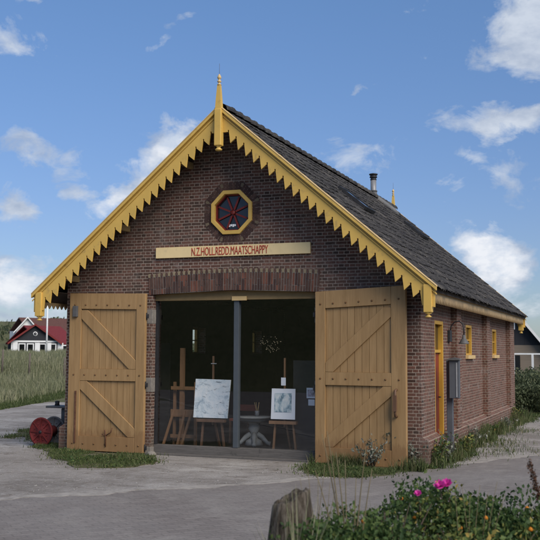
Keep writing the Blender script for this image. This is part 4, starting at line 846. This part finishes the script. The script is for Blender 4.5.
def shrub(name,label,c,rx,ry,h,n,leaf,mat='shrub_leaf',group=None,stems=9,cat='shrub',tshift=0.):
    c=Vector(c); t=thing(name,label,cat,tuple(c),group); mb=MB()
    cl=[(Vector((c.x+random.uniform(-.75,.75)*rx,c.y+random.uniform(-.75,.75)*ry,c.z+h*random.uniform(.3,.78))),random.uniform(.22,.42)) for _ in range(26)]
    for k in range(stems):
        q=cl[k][0]; b0=Vector((c.x+random.uniform(-.3,.3)*rx,c.y+random.uniform(-.3,.3)*ry,c.z-.03)); mb.tube([b0,b0.lerp(q,.5)+Vector((0,0,.08*h)),q],[.012*h+.006,.008*h+.003,.004],5)
    obj('stems',mb,'dark_wood',t)
    P=[];Tn=[]
    for q,r in cl:
        k=n//26; d=rng.normal(size=(k,3)); d/=np.linalg.norm(d,axis=1)[:,None]; rad=rng.uniform(.35,1,k)**.6
        pts=np.array(q)+d*rad[:,None]*np.array([rx*r*1.25,ry*r*1.25,h*r*.85]); P.append(pts); Tn.append(np.clip(rng.normal(.42,.17,k)+random.choice((-.22,-.12,-.05,.02,.1,.3))+tshift,0,1))
    P=np.concatenate(P);Tn=np.concatenate(Tn); k=P[:,2]>c.z+.02; leaves('leaves',P[k],leaf,mat,Tn[k],t); return t
for i,(px,d,rx,h,lab) in enumerate(((515,28.5,.75,.85,'dark green bush at the rear corner of the brick side wall'),(535,30,1.1,.75,'round green bush at the right edge behind the gravel'),(521,33,1.,1.25,'bushy shrub below the white fence near the brick wall'),(541,35,1.3,1.3,'tall shrub below the white fence at the right edge'),(560,31,1.5,1.2,'wide shrub just beyond the right edge of the fence'))):
    p=far(px,400,d); shrub('shrub',lab,(p.x+.25,p.y,hgt(p.x,p.y)),rx,rx*.9,h,8500,.05+.0008*d,group='shrubs behind the boathouse',stems=7)

# weeds along the brick wall
def weed(name,label,c,h,n,mat,leaf,group,spread=.16,cat='plant'):
    c=Vector(c); t=thing(name,label,cat,tuple(c),group); mb=MB(); P=[]
    for k in range(n):
        a=random.uniform(0,2*PI); hh=h*random.uniform(.5,1.); tip=c+Vector((math.cos(a)*spread*random.uniform(.3,1.4),math.sin(a)*spread*random.uniform(.3,1.4),hh)); mid=c.lerp(tip,.5)+Vector((0,0,.1*hh))
        mb.tube([c+Vector((math.cos(a)*.02,math.sin(a)*.02,0)),mid,tip],[.005,.004,.002],4)
        for j in range(16): s=random.uniform(.2,1.05); q=c.lerp(mid,s*2) if s<.5 else mid.lerp(tip,s*2-1); P.append(np.array(q)+rng.normal(0,.022,3))
    obj('stems',mb,'stem_brown',t); leaves('leaves',np.array(P),leaf,mat,None,t); return t
wl=[((3.34,.25),.42,'rose_leaf','low green weed at the front corner of the side wall'),((3.38,.75),.5,'grey_leaf','grey green weed in front of the brown side door'),((3.42,2.1),.35,'rose_leaf','leafy weed at the wall just behind the grey meter post'),((3.4,3.6),.34,'grey_leaf','weed under the first side window'),((3.42,5.4),.3,'rose_leaf','weed against the plinth between the two side windows'),((3.42,7.6),.32,'grey_leaf','weed under the second side window'),((3.38,9.8),.4,'rose_leaf','weed at the rear corner pilaster')]
for (x,y),h,mt,lab in wl: weed('weed',lab,(x,y,.01),h,14,mt,.055,'weeds along the brick side wall')
for px,py,h,lab in ((372,470,.50,'leftmost grey weed with dry seed heads before the right barn door'),(392,467,.62,'tall grey weed with dry seed heads before the handle side of the barn door'),(412,468,.42,'grey weed with white leaves at the right front corner')):
    p=at(px,py,2,0.); weed('seed_weed',lab,(p.x,p.y,.01),h,16,'grey_leaf',.05,'grey weeds by the right barn door',.2)

# ------------------------------------------------------------------ foreground verge
fgp=[tuple(far(x,500,d)[:2]) for x,d in ((262,5.4),(268,6.6),(330,7.6),(420,8.2),(560,8.6),(640,8.0),(660,4.2),(280,4.2))]
sheet('verge',ragged(fgp,.15,.2,3),.03,'turf',kind='structure')
P=scatter(fgp,16000,.03); blades('grass',P,.12+.5*rng.uniform(0,1,len(P))**2,.006,'marram_blade',.7,3,tint=rng.uniform(0,.8,len(P)),kind='stuff')
def rose(label,px,d,rx,ry,h,n,flowers=(),hips=0,tshift=0.):
    p=far(px,500,d); c=Vector((p.x,p.y,.03)); t=shrub('rose_bush',label,c,rx,ry,h,n,.037,'rose_leaf','rose bushes on the near verge',14,'bush',tshift)
    for (fx_,fy_,fd,r) in flowers:
        q=far(fx_,fy_,fd); 
        Ppt=[]; fs=[]; V=[]
        for k in range(13):
            a=k*2.4; lift=.35+.35*(k//5); ra=r*(1.-.2*(k//5)); tl=Matrix.Rotation(R(42),3,'X'); u=tl@Vector((math.cos(a),math.sin(a),0)); v=tl@Vector((-math.sin(a),math.cos(a),0)); b=len(V); zz=tl@Vector((0,0,1))
            V+= [tuple(q),tuple(q+u*ra*.55+v*ra*.55+zz*ra*lift*.6),tuple(q+u*ra+zz*ra*lift*1.3),tuple(q+u*ra*.55-v*ra*.55+zz*ra*lift*.6)]; fs.append((b,b+1,b+2,b+3))
        npmesh('flower',np.array(V),np.array(fs),rng.uniform(0,1,len(fs)),['pink_petal'],t)
        lp_=np.array(q)+rng.normal(0,1,(170,3))*np.array([.075,.06,.06])+np.array([.0,.05,-.11]); leaves('leaves',lp_,.032,'rose_leaf',None,t)
        mb=MB(); mb.tube([q,Vector((q.x+.03,q.y+.02,q.z-.25))],.004,5); obj('stem',mb,'dark_wood',t)
    for k in range(hips):
        a=random.uniform(0,2*PI); s=random.uniform(.2,.8); q=Vector((c.x+math.cos(a)*rx*s,c.y+math.sin(a)*ry*s-.1,c.z+h*random.uniform(.75,.98))); mb=MB(); mb.lathe([(0,-.012),(.012,-.008),(.015,0),(.011,.01),(.004,.014),(0,.018)],q,8); obj('rose_hip',mb,'hip_orange',t)
rose('low rose bush with orange hips just right of the weathered stump',352,5.9,.62,.5,.70,15000,(),5,.05)
rose('rose bush with a bright pink flower on its top, in the middle of the verge',447,7.0,.62,.5,.74,19000,((440,486,6.7,.044),(447,484,6.75,.040),(418,494,6.6,.028)),3,-.08)
rose('broad rose bush with yellowing leaves at the right end of the verge',505,6.4,.70,.6,.66,20000,(),7,.06)
rose('near rose bush with orange hips at the lower edge of the verge',430,5.7,.62,.4,.52,14000,(),5,.12)
rose('dark green rose bush at the far right of the verge',556,6.8,.55,.5,.72,14000,(),2,-.08)
# scrub on the far dune
n=26000; rr=rng.uniform(95,190,n); aa=np.radians(rng.uniform(-62,-22,n)); X=CAM.x+rr*np.sin(aa); Y=CAM.y+rr*np.cos(aa)
nz=np.array([noise.noise(Vector((a*.06,b*.06,5)))+.6*noise.noise(Vector((a*.22,b*.22,8))) for a,b in zip(X,Y)]); k=nz>-.05; X,Y,nz=X[k],Y[k],nz[k]
Z=np.array([hgt(a,b) for a,b in zip(X,Y)])+rng.uniform(0,1,len(X))*(.2+1.3*nz)
leaves('dune_scrub',np.column_stack([X,Y,Z]),.55,'shrub_leaf',.25+.4*rng.uniform(0,1,len(X)),kind='stuff')
for px,d,h,lab in ((385,6.3,.75,'tall grey seeding weed between the stump and the pink rose'),(405,6.6,.62,'grey seeding weed just left of the pink rose'),(330,6.2,.60,'thin grey weed beside the stump'),(480,6.3,.6,'pale weed stem to the right of the pink rose'),(400,5.6,.55,'white leaved weed low in front of the pink rose')):
    p=far(px,500,d); weed('seed_weed',lab,(p.x,p.y,.03),h,34,'grey_leaf',.022,'grey weeds on the near verge',.24)
# dry grass stalks
def stalks(label,base,ends,w=.006,group=None):
    t=thing('grass_tuft',label,'grass tuft',tuple(base),group)
    for e_ in ends:
        mb=MB(); e_=Vector(e_); b0=Vector(base)+Vector((random.uniform(-.04,.04),random.uniform(-.04,.04),0)); mid=b0.lerp(e_,.55)+Vector((0,0,.12*(e_.z-b0.z))); pts=[b0*(1-s)**2+mid*2*s*(1-s)+e_*s*s for s in np.linspace(0,1,7)]; mb.tube(pts,[w*(1-.7*s) for s in np.linspace(0,1,7)],4); obj('stalk',mb,'dry_blade',t)
b0=far(352,520,6.0); b0.z=.03
stalks('dry straw stalks arching up in front of the right barn door',b0,[far(x,y,6.0) for x,y in ((322,434),(327,431),(336,452),(366,446),(345,460),(372,470),(315,470),(356,478))],.0068,'straw tufts on the verge')
b0=far(315,530,6.0); b0.z=.03
stalks('thin green stalks rising just right of the stump',b0,[far(x,y,6.0) for x,y in ((300,478),(308,470),(318,474),(330,482),(336,488),(296,492),(325,465))],.0040,'straw tufts on the verge')
b0=far(470,530,6.2); b0.z=.03
stalks('pale straw stalks among the rose bushes right of the pink flower',b0,[far(x,y,6.2) for x,y in ((455,492),(462,486),(480,485),(488,492),(497,482),(505,495),(470,498))],.0040,'straw tufts on the verge')
b0=far(285,545,5.4); b0.z=.03
t=thing('dock_plant','dark brown dock seed stalk at the right edge above the roses','plant',tuple(far(545,530,6.4)))
a=far(545,520,6.4); b=far(529,461,6.4); mb=MB(); mb.tube([a,a.lerp(b,.5)+Vector((.01,0,0)),b],[.006,.004,.003],5); obj('stem',mb,'stem_brown',t)
P=np.array([np.array(a.lerp(b,s))+rng.normal(0,.009,3) for s in rng.uniform(.35,1.,260)]); leaves('seed_head',P,.018,'seed_brown',None,t)
# stump
c=far(291,540,6.0); c.z=0
mb=MB(); mb.smooth=True; NR,NA=16,44
ring=[]
for i in range(NR+1):
    z=i/NR
    for k in range(NA):
        a=2*PI*k/NA; u=Vector((math.cos(a),math.sin(a),0)); side=u.dot(rt)
        topz=.845+.022*noise.noise(Vector((u.x*1.7,u.y*1.7,9)))+.012*noise.noise(Vector((u.x*5,u.y*5,3)))+.05*side-.07*max(0,side-.7)
        rr_=.175*(1+.22*(1-z)**1.3)*(1+.10*noise.noise(Vector((u.x*2.2,u.y*2.2,z*1.2)))+.09*noise.noise(Vector((u.x*6,u.y*6,z*2.+4))))*(1-.34*z**2)
        mb.v.append(tuple(c+u*rr_+Vector((0,0,topz*z))))
for i in range(NR):
    for k in range(NA): mb.f.append((i*NA+k,i*NA+(k+1)%NA,(i+1)*NA+(k+1)%NA,(i+1)*NA+k)); mb.mi.append(0); mb.sm.append(True)
o=len(mb.v)
for j,(s,dz) in enumerate(((.8,.01),(.45,-.05),(.12,-.07))):
    for k in range(NA):
        q=Vector(mb.v[NR*NA+k]); q2=Vector((c.x,c.y,q.z)).lerp(q,s); q2.z+=dz+.02*noise.noise(Vector((q2.x*22,q2.y*22,1))); mb.v.append(tuple(q2))
    a0=NR*NA if j==0 else o+(j-1)*NA
    for k in range(NA): mb.f.append((a0+k,a0+(k+1)%NA,o+j*NA+(k+1)%NA,o+j*NA+k)); mb.mi.append(0); mb.sm.append(True)
mb.f.append(tuple(o+2*NA+k for k in range(NA))); mb.mi.append(0); mb.sm.append(True)
obj('stump',mb,'stump_bark',label='weathered cracked wooden stump with a broken top in the foreground',cat='stump')
pt=far(297,545,5.72); pt.z=.03
n=46; P=np.array([[pt.x+random.gauss(0,.05),pt.y+random.gauss(0,.04),.03] for _ in range(n)]); blades('grass_tuft',P,rng.uniform(.55,.98,n),.011,'marram_blade',.35,5,tint=rng.uniform(.4,1,n),label='green blades growing against the front of the stump',cat='grass tuft')
pt=far(268,545,5.6); pt.z=.01
